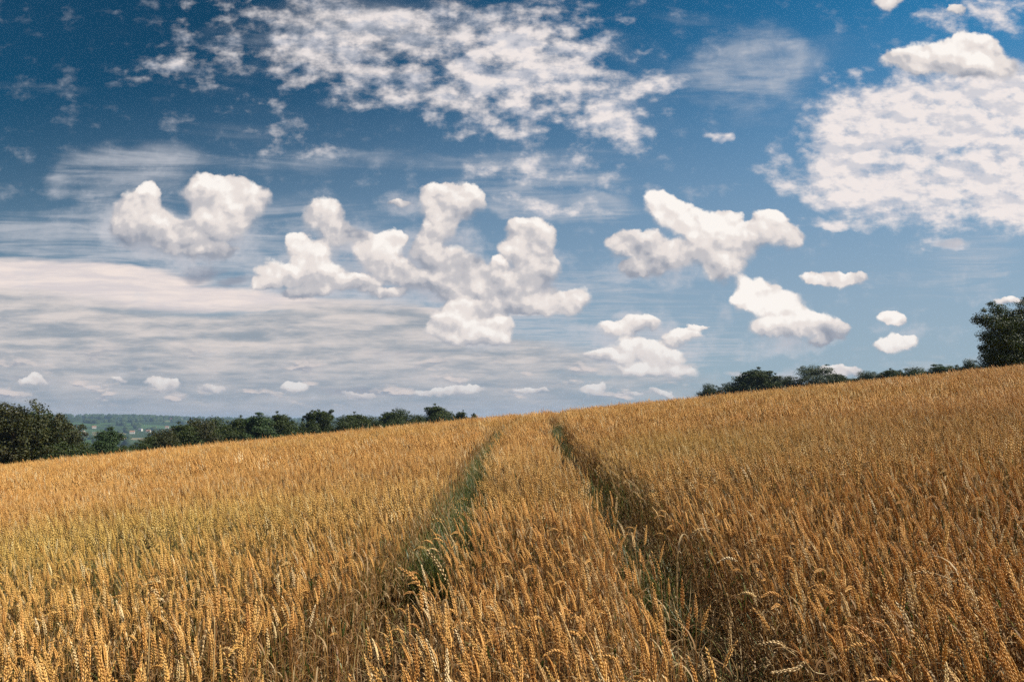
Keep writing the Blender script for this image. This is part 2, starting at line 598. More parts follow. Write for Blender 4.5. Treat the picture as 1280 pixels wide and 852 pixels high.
# wheel tracks through the crop: their middle lines, from where they open in the crop's top
def on_crop(X, Y, top=0.80):
    u, v = to_uv(X, Y)
    ys = np.linspace(1.0, 30, 5000)
    gap = (EYE + v * ys) - (ground_z(u * ys, ys) + top)
    k = int(np.argmax(gap < 0))
    return u * ys[k], ys[k]


def lane(pxs, tail):
    p = [on_crop(*q) for q in pxs]
    print('lane', [(round(float(a), 2), round(float(b), 2)) for a, b in p])
    p = [(p[0][0] - (p[1][0] - p[0][0]) * 2.0, p[0][1] - (p[1][1] - p[0][1]) * 2.0)] + p + tail
    y = np.linspace(-3, 110, 2261)
    m = np.interp(y, [b for a, b in p], [a for a, b in p])
    m = np.convolve(np.pad(m, 12, mode='edge'), np.ones(25) / 25, mode='valid')
    return y, m


_L = lane([(372, 852), (466, 748), (530, 678), (574, 624), (596, 575), (610, 550)], [(-0.30, 19.0), (0.05, 24), (.35, 28), (1.0, 34), (3.2, 50), (12, 110)])
_Rr = lane([(1020, 852), (935, 748), (864, 678), (806, 624), (757, 580), (714, 550)], [(1.30, 19.0), (1.55, 24), (1.9, 28), (2.6, 34), (4.8, 50), (13.6, 110)])


def track_l(y):
    return np.interp(y, *_L)


def track_r(y):
    return np.interp(y, *_Rr)


def field_edge_left(y):
    """the crop stops short of the hedgerow on the left"""
    return -64 + 0 * np.asarray(y)


# ground sheet: a grid that widens with distance
def axis(n, near, far, p):
    t = np.linspace(-1, 1, n)
    return np.sign(t) * (near * np.abs(t) + (far - near) * np.abs(t) ** p)


gx = axis(321, 60, 9000, 4.5)
gy = np.concatenate([-axis(41, 30, 2500, 4)[:20][::-1][::-1] * -1, np.linspace(0, 1, 281) ** 3.3 * 8940 + np.linspace(0, 60, 281)])
gy = np.unique(gy)
GX, GY = np.meshgrid(gx, gy)
GZ = ground_z(GX, GY)
nx, ny = len(gx), len(gy)
ii = np.arange(nx * ny).reshape(ny, nx)
quads = np.stack([ii[:-1, :-1], ii[:-1, 1:], ii[1:, 1:], ii[1:, :-1]], -1).reshape(-1, 4)

m_ground = new_mat("soil_and_meadow")
pos = position()
px_, py_, pz_ = xyz(pos)
rr = E.v('LENGTH', comb(px_, py_, 0))
# soil under the crop
soil = mixc(sstep(noise(pos, 9.0, 6, 0.65), 0.35, 0.7), (0.035, 0.023, 0.013), (0.085, 0.055, 0.03))
soil = mixc(sstep(noise(pos, 60.0, 3, 0.6), 0.52, 0.70, 0, .7), soil, (0.22, 0.15, 0.07))
# farmland beyond: parcels, each its own colour, split by dark hedges
vz = E.tree.nodes.new('ShaderNodeTexVoronoi')
vz.feature = 'F1'
wp = E.v('MULTIPLY_ADD', E.v('SUBTRACT', noise(pos, 0.0016, 2, 0.5, out=1), (.5, .5, .5)), (260, 260, 0), E.v('MULTIPLY', pos, (0.55, 1.1, 0)))
E._in(vz, 'Vector', wp)
vz.inputs['Scale'].default_value = 0.0042
cell = E(vz.outputs['Color'])
cxr, cyr, _c = xyz(cell)
parcel = ramp(cxr, [(0.0, (0.026, 0.052, 0.020)), (0.25, (0.065, 0.125, 0.035)), (0.45, (0.036, 0.066, 0.024)), (0.66, (0.105, 0.175, 0.055)),
                    (0.86, (0.20, 0.17, 0.085)), (0.93, (0.30, 0.25, 0.15))], 'CONSTANT')
parcel = mixc(sstep(noise(pos, 0.02, 5, 0.6), 0.3, 0.7), parcel, mixc(0.25, parcel, (0.03, 0.05, 0.02)))
wood = sstep(noise(pos, 0.0020, 5, 0.6), 0.54, 0.57)
meadow = mixc(wood, parcel, (0.022, 0.040, 0.017))
meadow = E.v('SCALE', meadow, scale=0.72)
gc = mixc(sstep(rr, 150.0, 230.0), soil, meadow)
pb = E.tree.nodes.new('ShaderNodeBsdfPrincipled')
E._in(pb, 'Base Color', gc)
pb.inputs['Roughness'].default_value = 0.95
pb.inputs['Specular IOR Level'].default_value = 0.1
bp = E.tree.nodes.new('ShaderNodeBump')
bp.inputs['Strength'].default_value = 0.6
bp.inputs['Distance'].default_value = 0.05
E._in(bp, 'Height', noise(pos, 14.0, 5, 0.6))
E.tree.links.new(bp.outputs[0], pb.inputs['Normal'])
out_surface(pb.outputs[0])
verts = np.stack([GX.ravel(), GY.ravel(), GZ.ravel()], -1)
link('ground', mesh_from('ground', verts, quads, [m_ground], smooth=True), kind='structure')

# air: one even volume round everything
m_haze = new_mat("thin_air")
pv = E.tree.nodes.new('ShaderNodeVolumePrincipled')
pv.inputs['Color'].default_value = (0.50, 0.72, 1.0, 1)
pv.inputs['Density'].default_value = 0.00011
pv.inputs['Anisotropy'].default_value = 0.25
ov = E.tree.nodes.new('ShaderNodeOutputMaterial')
E.tree.links.new(pv.outputs[0], ov.inputs['Volume'])
x0, x1, y0, y1 = -9300, 9300, -2800, 9300
z0, z1 = float(GZ.min()) - 1.5, float(GZ.max()) + 25
hv = [(x, y, z) for z in (z0, z1) for y in (y0, y1) for x in (x0, x1)]
hf = [(0, 2, 3, 1), (4, 5, 7, 6), (0, 1, 5, 4), (2, 6, 7, 3), (0, 4, 6, 2), (1, 3, 7, 5)]
link('haze', mesh_from('haze', hv, hf, [m_haze]), kind='stuff', label='thin blue summer haze lying over the far valley', cat='haze')

# =====================================================================================
# wheat
# =====================================================================================
m_ear = new_mat("ripe_wheat_ear")
tint = attr('tint', 'INSTANCER')
rdm = objinfo('Random')
_, _, oz = xyz(coords())
ear_c = ramp(rdm, [(0.0, (0.44, 0.19, 0.045)), (0.30, (0.68, 0.34, 0.088)), (0.6, (0.80, 0.45, 0.14)), (0.80, (0.72, 0.385, 0.10)), (0.92, (0.82, 0.56, 0.25)), (1.0, (0.86, 0.68, 0.40))])
ear_c = mixc(tint * 0.45, ear_c, (0.42, 0.38, 0.07))
grain = noise(coords(), 160.0, 2, 0.5)
ear_c = mixc(sstep(grain, 0.40, 0.65, 0.30, 0.0), ear_c, (0.30, 0.15, 0.05))
leafy_shader(ear_c, 0.10, rough=0.5, spec=0.35)

m_stem = new_mat("wheat_straw")
tint = attr('tint', 'INSTANCER')
rdm = objinfo('Random')
_, _, oz = xyz(coords())
st_c = ramp(rdm, [(0.0, (0.17, 0.065, 0.017)), (0.5, (0.29, 0.13, 0.036)), (1.0, (0.46, 0.26, 0.09))])
st_c = mixc(E.m('MULTIPLY', tint, sstep(oz, 0.25, 0.62, 1.0, 0.55)), st_c, (0.16, 0.20, 0.055))
leafy_shader(st_c, 0.15, rough=0.45, spec=0.4)

m_dry = new_mat("dry_wheat_leaf")
rdm = objinfo('Random')
dr_c = ramp(rdm, [(0.0, (0.22, 0.12, 0.05)), (0.5, (0.33, 0.20, 0.085)), (1.0, (0.54, 0.40, 0.22))])
leafy_shader(dr_c, 0.4)

m_green = new_mat("green_blade")
rdm = objinfo('Random')
gn_c = ramp(rdm, [(0.0, (0.045, 0.070, 0.018)), (0.5, (0.080, 0.110, 0.026)), (0.8, (0.14, 0.16, 0.040)), (1.0, (0.26, 0.24, 0.08))])
leafy_shader(gn_c, 0.4, rough=0.45, spec=0.4)
WM = [m_ear, m_stem, m_dry, m_green]


class Tri:
    """collects triangles and quads (quads are split) with a material index"""

    def __init__(s):
        s.v, s.f, s.m, s.n = [], [], [], 0

    def add(s, verts, faces, mat):
        verts = np.asarray(verts, float)
        s.v.append(verts)
        for f in faces:
            if len(f) == 4:
                s.f += [(f[0] + s.n, f[1] + s.n, f[2] + s.n), (f[0] + s.n, f[2] + s.n, f[3] + s.n)]
                s.m += [mat, mat]
            else:
                s.f.append(tuple(i + s.n for i in f))
                s.m.append(mat)
        s.n += len(verts)

    def tube(s, pts, radii, sides, mat):
        pts = np.asarray(pts, float)
        n = len(pts)
        T = np.gradient(pts, axis=0)
        T /= np.linalg.norm(T, axis=1)[:, None] + 1e-9
        up = np.array([0.3, 0.9, 0.2])
        A = np.cross(T, up); A /= np.linalg.norm(A, axis=1)[:, None] + 1e-9
        B = np.cross(T, A)
        vs, fs = [], []
        for k in range(sides):
            a = 2 * math.pi * k / sides
            vs.append(pts + (A * math.cos(a) + B * math.sin(a)) * np.asarray(radii)[:, None])
        vs = np.stack(vs, 1).reshape(-1, 3)
        for i in range(n - 1):
            for k in range(sides):
                k2 = (k + 1) % sides
                fs.append((i * sides + k, i * sides + k2, (i + 1) * sides + k2, (i + 1) * sides + k))
        s.add(vs, fs, mat)

    def ribbon(s, pts, widths, side, mat, fold=0.25):
        pts = np.asarray(pts, float)
        side = np.asarray(side, float)
        w = np.asarray(widths)[:, None]
        T = np.gradient(pts, axis=0)
        N = np.cross(T, side); N /= np.linalg.norm(N, axis=1)[:, None] + 1e-9
        L, Rr, M = pts - side * w, pts + side * w, pts - N * w * fold
        vs = np.stack([L, M, Rr], 1).reshape(-1, 3)
        fs = []
        for i in range(len(pts) - 1):
            a, b = i * 3, i * 3 + 3
            fs += [(a, a + 1, b + 1, b), (a + 1, a + 2, b + 2, b + 1)]
        s.add(vs, fs, mat)

    def grain(s, base, axis_, length, rad, sides, mat, flat=0.75):
        ax = axis_ / (np.linalg.norm(axis_) + 1e-9)
        ref = np.array([0.0, 1.0, 0.15]) if abs(ax[1]) < 0.9 else np.array([1.0, 0, 0])
        A = np.cross(ax, ref); A /= np.linalg.norm(A)
        B = np.cross(ax, A)
        vs = [base]
        for h, r in ((0.32, 1.0), (0.68, 0.72)):
            for k in range(sides):
                a = 2 * math.pi * k / sides
                vs.append(base + ax * length * h + (A * math.cos(a) * flat + B * math.sin(a)) * rad * r)
        vs.append(base + ax * length)
        fs = []
        for k in range(sides):
            k2 = (k + 1) % sides
            fs.append((0, 1 + k2, 1 + k))
            fs.append((1 + k, 1 + k2, 1 + sides + k2, 1 + sides + k))
            fs.append((1 + sides + k, 1 + sides + k2, 1 + 2 * sides))
        s.add(vs, fs, mat)

    def mesh(s, name, mats, smooth=False):
        return mesh_from(name, np.concatenate(s.v), np.array(s.f, dtype=np.int32), mats, s.m, smooth)


def stalk_curve(rg, H, ear_len, lean, nod):
    """bent line of stem and ear: returns stem points, ear points; tips towards -x"""
    n1, n2 = 6, 9
    pts = [np.zeros(3)]
    ang, yaw = rg.uniform(0.0, 0.05), rg.uniform(-0.35, 0.35)
    for i in range(n1):
        ang += lean / n1
        pts.append(pts[-1] + np.array([-math.sin(ang) * math.cos(yaw), math.sin(ang) * math.sin(yaw), math.cos(ang)]) * H / n1)
    stem = np.array(pts)
    e = [pts[-1]]
    for i in range(n2):
        ang += nod / n2
        e.append(e[-1] + np.array([-math.sin(ang) * math.cos(yaw), math.sin(ang) * math.sin(yaw), math.cos(ang)]) * ear_len / n2)
    return stem, np.array(e)


def wheat_ear(T, rg, ear, lod, mat=0, fat=1.0):
    n = len(ear)
    L = np.linalg.norm(np.diff(ear, axis=0), axis=1).sum()
    par = np.linspace(0, 1, n)
    tw = rg.uniform(0, math.pi)
    nodes = {0: 17, 1: 10, 2: 5}[lod]
    sides = {0: 5, 1: 4, 2: 3}[lod]
    for k in range(nodes):
        t = (k + 0.3) / nodes
        p = np.array([np.interp(t, par, ear[:, j]) for j in range(3)])
        q = np.array([np.interp(min(t + 0.06, 1), par, ear[:, j]) for j in range(3)])
        ax = q - p
        if np.linalg.norm(ax) < 1e-6:
            ax = ear[-1] - ear[-2]
        ax /= np.linalg.norm(ax)
        sx = np.cross(ax, [math.cos(tw), math.sin(tw), 0.1]); sx /= np.linalg.norm(sx)
        sy = np.cross(ax, sx)
        env = (0.72 + 0.5 * math.sin(math.pi * min(t * 1.15 + 0.08, 1.0))) * fat
        side = 1 if k % 2 else -1
        if lod == 0:
            for j in (-1, 1):
                d = ax + sx * side * rg.uniform(.20, .34) + sy * j * rg.uniform(.14, .26)
                T.grain(p + sx * side * 0.0018 * env + sy * j * 0.0017 * env, d * 1.0, 0.0150 * env * rg.uniform(.85, 1.12), 0.0029 * env * rg.uniform(.85, 1.12), sides, mat)
            if k == nodes - 1:
                T.grain(p, ax, 0.018, 0.0036, sides, mat)
        elif lod == 1:
            d = ax + sx * side * 0.28
            T.grain(p + sx * side * 0.0040 * env, d, 0.0185 * env, 0.0044 * env, sides, mat, 0.7)
        else:
            T.grain(p + sx * side * 0.002, ax + sx * side * 0.15, L / nodes * 1.35, 0.0062 * env, sides, mat, 0.8)


def wheat_plant(T, rg, lod, base=(0, 0, 0), green=0.0, H=None, lean=None, nod=None):
    k0 = len(T.v)
    ear_len = rg.uniform(0.080, 0.135) * (0.95, 1.12, 1.25)[lod]
    H = (rg.uniform(0.66, 0.79) if H is None else H)
    r_ = rg.random()
    if lean is None:
        lean = rg.uniform(0.02, 0.34) if r_ < 0.88 else rg.uniform(0.35, 0.7)
    if nod is None:
        nod = rg.uniform(0.0, 0.6) if r_ < 0.90 else rg.uniform(0.7, 1.9)
    stem, ear = stalk_curve(rg, H, ear_len, lean, nod)
    rad = np.linspace(0.0021, 0.0013, len(stem))
    T.tube(stem, rad * (1.0 if lod == 0 else 1.15 if lod == 1 else 1.5), 4 if lod == 0 else 3, 1)
    wheat_ear(T, rg, ear, lod, 0, rg.uniform(0.68, 1.08) * (1.0, 1.15, 1.35)[lod])
    nl = {0: 3, 1: 2, 2: 1}[lod]
    for j in range(nl):
        h = rg.uniform(0.25, 0.85)
        p0 = np.array([np.interp(h, np.linspace(0, 1, len(stem)), stem[:, c]) for c in range(3)])
        a = rg.uniform(0, 2 * math.pi)
        out = np.array([math.cos(a), math.sin(a), 0])
        ln = rg.uniform(0.10, 0.22)
        isg = rg.random() < green
        droop = rg.uniform(1.2, 2.8) if not isg else rg.uniform(0.5, 1.6)
        seg = 5 if lod == 0 else 3
        pts, an = [p0], rg.uniform(0.15, 0.5)
        for q in range(seg):
            pts.append(pts[-1] + (out * math.sin(an) + np.array([0, 0, 1]) * math.cos(an)) * ln / seg)
            an += droop / seg
        w = np.array([0.0035, 0.0048, 0.0044, 0.0035, 0.002, 0.0003])[:seg + 1] if seg == 5 else np.array([0.004, 0.005, 0.003, 0.0003])
        T.ribbon(pts, w * rg.uniform(0.7, 1.15), [-out[1], out[0], 0], 3 if isg else 2)
    for k in range(k0, len(T.v)):
        T.v[k] = T.v[k] + np.asarray(base, float)


def unlinked(name, objs_meshes):
    c = bpy.data.collections.new(name)
    for i, me in enumerate(objs_meshes):
        o = bpy.data.objects.new(f"{name}", me)
        c.objects.link(o)
    return c


near_set, mid_set, far_set = [], [], []
for i in range(28):
    T = Tri(); wheat_plant(T, np.random.default_rng(100 + i), 0, green=0.22)
    near_set.append(T.mesh('wheat_plant', WM))
for i in range(14):
    T = Tri(); wheat_plant(T, np.random.default_rng(200 + i), 1, green=0.15)
    mid_set.append(T.mesh('wheat_plant', WM))
for i in range(12):
    rg = np.random.default_rng(300 + i)
    T = Tri()
    for k in range(5):
        wheat_plant(T, rg, 2, base=(rg.uniform(-.10, .10), rg.uniform(-.10, .10), rg.uniform(-.06, .03)), green=0.1)
    far_set.append(T.mesh('wheat_clump', WM))


def grass_tuft(rg, n, h0, h1, matpick, spread=0.04, bend=(0.3, 1.4), w0=0.0032):
    T = Tri()
    for k in range(n):
        a, ln = rg.uniform(0, 2 * math.pi), rg.uniform(h0, h1)
        out = np.array([math.cos(a), math.sin(a), 0])
        p = np.array([rg.normal(0, spread), rg.normal(0, spread), -0.01])
        pts, an, bd = [p], rg.uniform(0.02, 0.35), rg.uniform(*bend)
        for q in range(5):
            pts.append(pts[-1] + (out * math.sin(an) + np.array([0, 0, 1]) * math.cos(an)) * ln / 5)
            an += bd / 5
        T.ribbon(pts, np.array([.8, 1.0, .95, .75, .45, .06]) * w0 * rg.uniform(.7, 1.3), [-out[1], out[0], 0], matpick(rg))
    return T.mesh('grass_tuft', WM)


tuft_set = [grass_tuft(np.random.default_rng(400 + i), 18, 0.22, 0.52, lambda r: 3 if r.random() < 0.72 else 2) for i in range(6)]
litter_set = [grass_tuft(np.random.default_rng(450 + i), 12, 0.12, 0.32, lambda r: 2 if r.random() < 0.8 else 1, 0.05, (0.9, 2.2), 0.0028) for i in range(4)]


def scatter(name, coll, pts, rot, scl, idx, tint_, **kw):
    """real instances of plants at given points, by geometry nodes"""
    me = bpy.data.meshes.new(name)
    me.vertices.add(len(pts))
    me.vertices.foreach_set('co', np.asarray(pts, np.float32).ravel())
    for nm, ty, dat in (('rot', 'FLOAT_VECTOR', rot), ('scl', 'FLOAT', scl), ('idx', 'INT', idx), ('tint', 'FLOAT', tint_)):
        a = me.attributes.new(nm, ty, 'POINT')
        a.data.foreach_set('vector' if ty == 'FLOAT_VECTOR' else 'value', np.asarray(dat, np.int32 if ty == 'INT' else np.float32).ravel())
    o = link(name, me, kind='stuff', **kw)
    ng = bpy.data.node_groups.new(name, 'GeometryNodeTree')
    ng.interface.new_socket('Geometry', in_out='INPUT', socket_type='NodeSocketGeometry')
    ng.interface.new_socket('Geometry', in_out='OUTPUT', socket_type='NodeSocketGeometry')
    N, Lk = ng.nodes, ng.links
    gi, go = N.new('NodeGroupInput'), N.new('NodeGroupOutput')
    ci = N.new('GeometryNodeCollectionInfo')
    ci.inputs['Collection'].default_value = coll
    ci.inputs['Separate Children'].default_value = True
    ci.inputs['Reset Children'].default_value = True
    ip = N.new('GeometryNodeInstanceOnPoints')
    ip.inputs['Pick Instance'].default_value = True

    def named(nm, ty):
        n = N.new('GeometryNodeInputNamedAttribute')
        n.data_type = ty
        n.inputs['Name'].default_value = nm
        return n.outputs['Attribute']
    Lk.new(gi.outputs[0], ip.inputs['Points'])
    Lk.new(ci.outputs[0], ip.inputs['Instance'])
    Lk.new(named('idx', 'INT'), ip.inputs['Instance Index'])
    er = N.new('FunctionNodeEulerToRotation')
    Lk.new(named('rot', 'FLOAT_VECTOR'), er.inputs[0])
    Lk.new(er.outputs[0], ip.inputs['Rotation'])
    Lk.new(named('scl', 'FLOAT'), ip.inputs['Scale'])
    Lk.new(ip.outputs[0], go.inputs[0])
    md = o.modifiers.new('plants', 'NODES')
    md.node_group = ng
    return o


def jitter_grid(x0, x1, y0, y1, step):
    xs, ys = np.arange(x0, x1, step), np.arange(y0, y1, step)
    X, Y = np.meshgrid(xs, ys)
    X = X + rng.uniform(-.5, .5, X.shape) * step * 1.1
    Y = Y + rng.uniform(-.5, .5, Y.shape) * step * 1.1
    return X.ravel(), Y.ravel()


def track_distance(x, y):
    return np.minimum(np.abs(x - track_l(y)), np.abs(x - track_r(y)))


HW = 0.17


def plant_out(y_lo, y_hi, step, margin=1.6, keep=None):
    wx = 0.86 * y_hi + margin
    x, y = jitter_grid(-wx, wx, y_lo, y_hi, step)
    ok = np.abs(x) < 0.86 * np.maximum(y, 0) + margin
    d = track_distance(x, y)
    edge_n = (vnoise(x + 50, y + 50, 3.1, 5) - .5) * 0.10
    hw = np.where(x > (track_l(y) + track_r(y)) / 2, 0.225, 0.195) + np.where(x > (track_l(y) + track_r(y)) / 2, -0.02, 0.08) * np.clip(1 - (y - 2.5) / 4, 0, 1)
    p = np.clip((d - hw + edge_n) / 0.10, 0, 1)
    ok &= rng.random(len(x)) < p
    # a thin spot in the crop out to the left, as if lodged
    ok &= ~((np.hypot((x + 3.35) / 0.34, (y - 6.3) / 0.45) < 1) & (rng.random(len(x)) < 0.9))
    ok &= (np.hypot(x, y) > 0.55)
    ok &= rng.random(len(x)) < (0.78 + 0.35 * vnoise(x + 70, y + 30, 1.6, 9))
    x, y = x[ok], y[ok]
    return x, y, track_distance(x, y)


def tint_field(x, y):
    t = fbm(x + 200, y + 200, 0.22, 77, 3)
    t = smooth01((t - 0.50) / 0.22) * 0.28
    t = t + 1.0 * np.exp(-(((x + 4.2) / 2.8) ** 2 + ((y - 6.9) / 1.6) ** 2))
    t = t + 0.55 * np.exp(-(((x - 2.5) / 1.3) ** 2 + ((y - 10.5) / 1.8) ** 2))
    return np.clip(t, 0, 1)


def wheat_field(name, coll_meshes, y_lo, y_hi, step, label, clump=False):
    x, y, d = plant_out(y_lo, y_hi, step)
    n = len(x)
    z = ground_z(x, y) - 0.01
    hgt = 0.96 + 0.10 * (fbm(x + 400, y + 100, 0.55, 12, 3) - .5) * 2 + rng.normal(0, 0.07, n)
    low = rng.random(n) < 0.10
    hgt = np.where(low, hgt * rng.uniform(0.72, 0.92, n), hgt)
    # yaw: tips mostly to the left, some anyhow
    yaw = rng.normal(0.2, 0.6, n) + (fbm(x + 300, y + 20, 0.9, 31, 2) - .5) * 2.2
    rnd_ = rng.random(n) < 0.16
    yaw = np.where(rnd_, rng.uniform(0, 2 * math.pi, n), yaw)
    tilt = rng.normal(0, 0.05, (n, 2))
    # plants beside a track slump into it
    tl_, tr_ = track_l(y), track_r(y)
    nearest = np.where(np.abs(x - tl_) < np.abs(x - tr_), tl_, tr_)
    edge = np.clip(1 - (d - HW) / 0.14, 0, 1)
    push = np.sign(nearest - x) * edge * rng.uniform(-0.05, 0.20, n)
    rot = np.stack([tilt[:, 0], tilt[:, 1] + push, yaw], -1)
    tn = np.clip(tint_field(x, y) + rng.normal(0, .12, n) + edge * 0.25, 0, 1)
    c = unlinked(name + '_kinds', coll_meshes)
    return scatter(name, c, np.stack([x, y, z], -1), rot, hgt, rng.integers(0, len(coll_meshes), n), tn,
                   label=label, cat='wheat')


S_NEAR, S_MID, S_FAR = 0.058, 0.059, 0.155
wheat_field('wheat_crop', near_set, -0.9, 6.0, S_NEAR, 'ripe golden wheat standing close in the foreground, ears and stems distinct')
wheat_field('wheat_crop', mid_set, 6.0, 13.0, S_MID, 'golden wheat in the middle of the field, ears leaning to the left')
wheat_field('wheat_crop', far_set, 13.0, 36.0, S_FAR, 'golden wheat up to the sloping crest of the field')

# green grass and fallen straw in the wheel tracks
def in_tracks(n, y0, y1, side, half):
    y = y0 + (y1 - y0) * rng.random(n) ** 1.4
    x = (track_l(y) if side < 0 else track_r(y)) + rng.normal(0, half, n)
    return x, y


parts_x, parts_y, parts_s, parts_i = [], [], [], []
for side, n, sc0, sc1 in ((-1, 2600, 0.7, 1.6), (1, 560, 0.5, 1.2)):
    x, y = in_tracks(n, 0.9, 30, side, 0.11)
    dens = fbm(x * 0 + side * 10, y, 0.8, 61, 2)
    k = dens + (0.15 if side < 0 else 0.0) > 0.47
    x, y = x[k], y[k]
    parts_x.append(x); parts_y.append(y)
    parts_s.append(rng.uniform(sc0, sc1, len(x)))
gxs, gys, gsc = map(np.concatenate, (parts_x, parts_y, parts_s))
# a little green through the crop as well
ex, ey = rng.uniform(-11, 11, 2600), rng.uniform(1.0, 14, 2600)
tk = tint_field(ex, ey) > 0.42 * rng.random(2600) + 0.18
ex, ey = ex[tk], ey[tk]
gxs, gys, gsc = np.concatenate([gxs, ex]), np.concatenate([gys, ey]), np.concatenate([gsc, rng.uniform(0.9, 1.6, len(ex))])
n = len(gxs)
scatter('track_grass', unlinked('grass_kinds', tuft_set), np.stack([gxs, gys, ground_z(gxs, gys)], -1),
        np.stack([rng.normal(0, .1, n), rng.normal(0, .1, n), rng.uniform(0, 6.28, n)], -1), gsc, rng.integers(0, 6, n), rng.random(n),
        label='green grass growing in the two wheel tracks through the wheat', cat='grass')
x, y = rng.uniform(-5, 5, 9000), rng.uniform(0.6, 10, 9000)
k = track_distance(x, y) < 0.5
x, y = x[k], y[k]
n = len(x)
scatter('fallen_straw', unlinked('straw_kinds', litter_set), np.stack([x, y, ground_z(x, y)], -1),
        np.stack([rng.normal(0, .3, n), rng.normal(0, .3, n), rng.uniform(0, 6.28, n)], -1), rng.uniform(.7, 1.5, n), rng.integers(0, 4, n), rng.random(n),
        label='dry fallen straw and withered leaves littering the wheel tracks', cat='straw')

# the crop on the slope beyond the crest, which falls away from here: a rough canopy sheet down to the hedges
m_can = new_mat("far_crop_canopy")
pos = position()
cn_ = noise(E.v('MULTIPLY', pos, (1, 1, 0.2)), 11.0, 4, 0.6)
can_c = mixc(sstep(cn_, 0.35, 0.65), (0.30, 0.17, 0.06), (0.60, 0.38, 0.15))
can_c = mixc(sstep(noise(pos, 0.25, 3, 0.5), 0.45, 0.7, 0, .4), can_c, (0.36, 0.34, 0.10))
leafy_shader(can_c, 0.1)
cxs = np.linspace(-62, 105, 420)
cys = np.linspace(35.0, 82, 150)
CX, CY = np.meshgrid(cxs, cys)
CZ = ground_z(CX, CY) + 0.76 + (vnoise(CX + 99, CY + 99, 2.3, 3) - .5) * 0.12 + (rng.random(CX.shape) - .5) * 0.10
CZ[0, :] -= 0.7; CZ[-1, :] -= 0.7; CZ[:, 0] -= 0.7; CZ[:, -1] -= 0.7
a_ = np.arange(CX.size).reshape(CX.shape)
cq = np.stack([a_[:-1, :-1], a_[:-1, 1:], a_[1:, 1:], a_[1:, :-1]], -1).reshape(-1, 4)
link('wheat_crop', mesh_from('wheat_canopy', np.stack([CX.ravel(), CY.ravel(), CZ.ravel()], -1), cq, [m_can]), kind='stuff',
     label='golden wheat beyond the crest of the field, running down to the hedges', cat='wheat')

# =====================================================================================
# single stalks that stand out from the crop
# =====================================================================================
m_pale = new_mat("bleached_wheat_ear")
rp = noise(coords(), 120.0, 2, 0.5)
leafy_shader(mixc(sstep(rp, 0.35, 0.65), (0.50, 0.32, 0.13), (0.74, 0.54, 0.28)), 0.25, rough=0.45, spec=0.4)
m_palestem = new_mat("bleached_straw")
leafy_shader(mixc(sstep(noise(coords(), 30.0, 3, 0.5), 0.3, 0.7), (0.36, 0.22, 0.08), (0.58, 0.42, 0.20)), 0.15, rough=0.4, spec=0.4)


def at(X, Y, y):
    u, v = to_uv(X, Y)
    return np.array([u * y, y, EYE + v * y])


def spline(ctrl, n):
    c = np.array([2 * ctrl[0] - ctrl[1]] + list(ctrl) + [2 * ctrl[-1] - ctrl[-2]])
    out = []
    segs = len(ctrl) - 1
    for t in np.linspace(0, segs - 1e-6, n):
        i = int(t); f = t - i
        p0, p1, p2, p3 = c[i], c[i + 1], c[i + 2], c[i + 3]
        out.append(0.5 * (2 * p1 + (p2 - p0) * f + (2 * p0 - 5 * p1 + 4 * p2 - p3) * f ** 2 + (3 * p1 - p0 - 3 * p2 + p3) * f ** 3))
    return np.array(out)


def lone_stalk(seed, stem_px, ear_px, y, label, pale=True, leaf=True, fat=1.0, base_dx=0.0):
    """stem_px: pixels down the visible stem from low to neck, ear_px: neck to tip"""
    rg = np.random.default_rng(seed)
    first = at(*stem_px[0], y)
    bx = first[0] + base_dx
    base = np.array([bx, y + 0.03, float(ground_z(bx, y)) - 0.01])
    ctrl = [base] + [at(X, Y, y) for X, Y in stem_px]
    st = spline(np.array(ctrl), 18)
    er = spline(np.array([at(X, Y, y) for X, Y in ear_px]), 10)
    root = link('wheat_stalk', None, label=label, cat='wheat stalk', group='single wheat stalks standing out of the crop', loc=tuple(base))
    mats = [m_pale if pale else m_ear, m_palestem if pale else m_stem, m_dry, m_green]
    T = Tri(); T.tube(st - base, np.linspace(0.0024, 0.0015, len(st)), 5, 1)
    link('stem', T.mesh('stem', mats), root)
    T = Tri(); wheat_ear(T, rg, er - base, 0, 0, fat)
    link('ear', T.mesh('ear', mats), root)
    if leaf:
        k = 8
        out = np.array([math.cos(seed), math.sin(seed), 0])
        pts, an = [st[k] - base], 0.35
        for q in range(6):
            pts.append(pts[-1] + (out * math.sin(an) + np.array([0, 0, 1]) * math.cos(an)) * 0.035)
            an += 0.42
        T = Tri(); T.ribbon(pts, np.array([.8, 1, 1, .9, .7, .4, .1]) * 0.0048, [-out[1], out[0], 0], 2)
        link('leaf', T.mesh('leaf', mats), root)
    return root


lone_stalk(1, [(846, 712), (853, 690), (862, 672)], [(862, 672), (868, 665), (876, 661), (884, 661)], 3.45,
           'pale stalk with its ear nodding to the right over the dark right-hand wheel track')
lone_stalk(2, [(1206, 752), (1190, 726), (1168, 716)], [(1168, 716), (1152, 714), (1138, 718), (1126, 723)], 2.75,
           'bleached stalk arching to the left with its ear hanging over the brown crop far right', fat=0.7)
lone_stalk(3, [(1020, 872), (1000, 826), (985, 812)], [(985, 812), (976, 804), (963, 803), (950, 805)], 2.45,
           'bleached ear lying level over the right-hand track, upper one of the bent pair')
lone_stalk(4, [(1050, 880), (1016, 838), (1006, 826)], [(1006, 826), (996, 835), (980, 838), (966, 840)], 2.35,
           'bleached ear lying level over the right-hand track, lower one of the bent pair')
lone_stalk(5, [(556, 790), (545, 765), (530, 742)], [(530, 742), (522, 727), (511, 716), (500, 710)], 3.05,
           'large golden ear tilted up to the left beside the grassy left-hand wheel track', pale=False, fat=1.15)
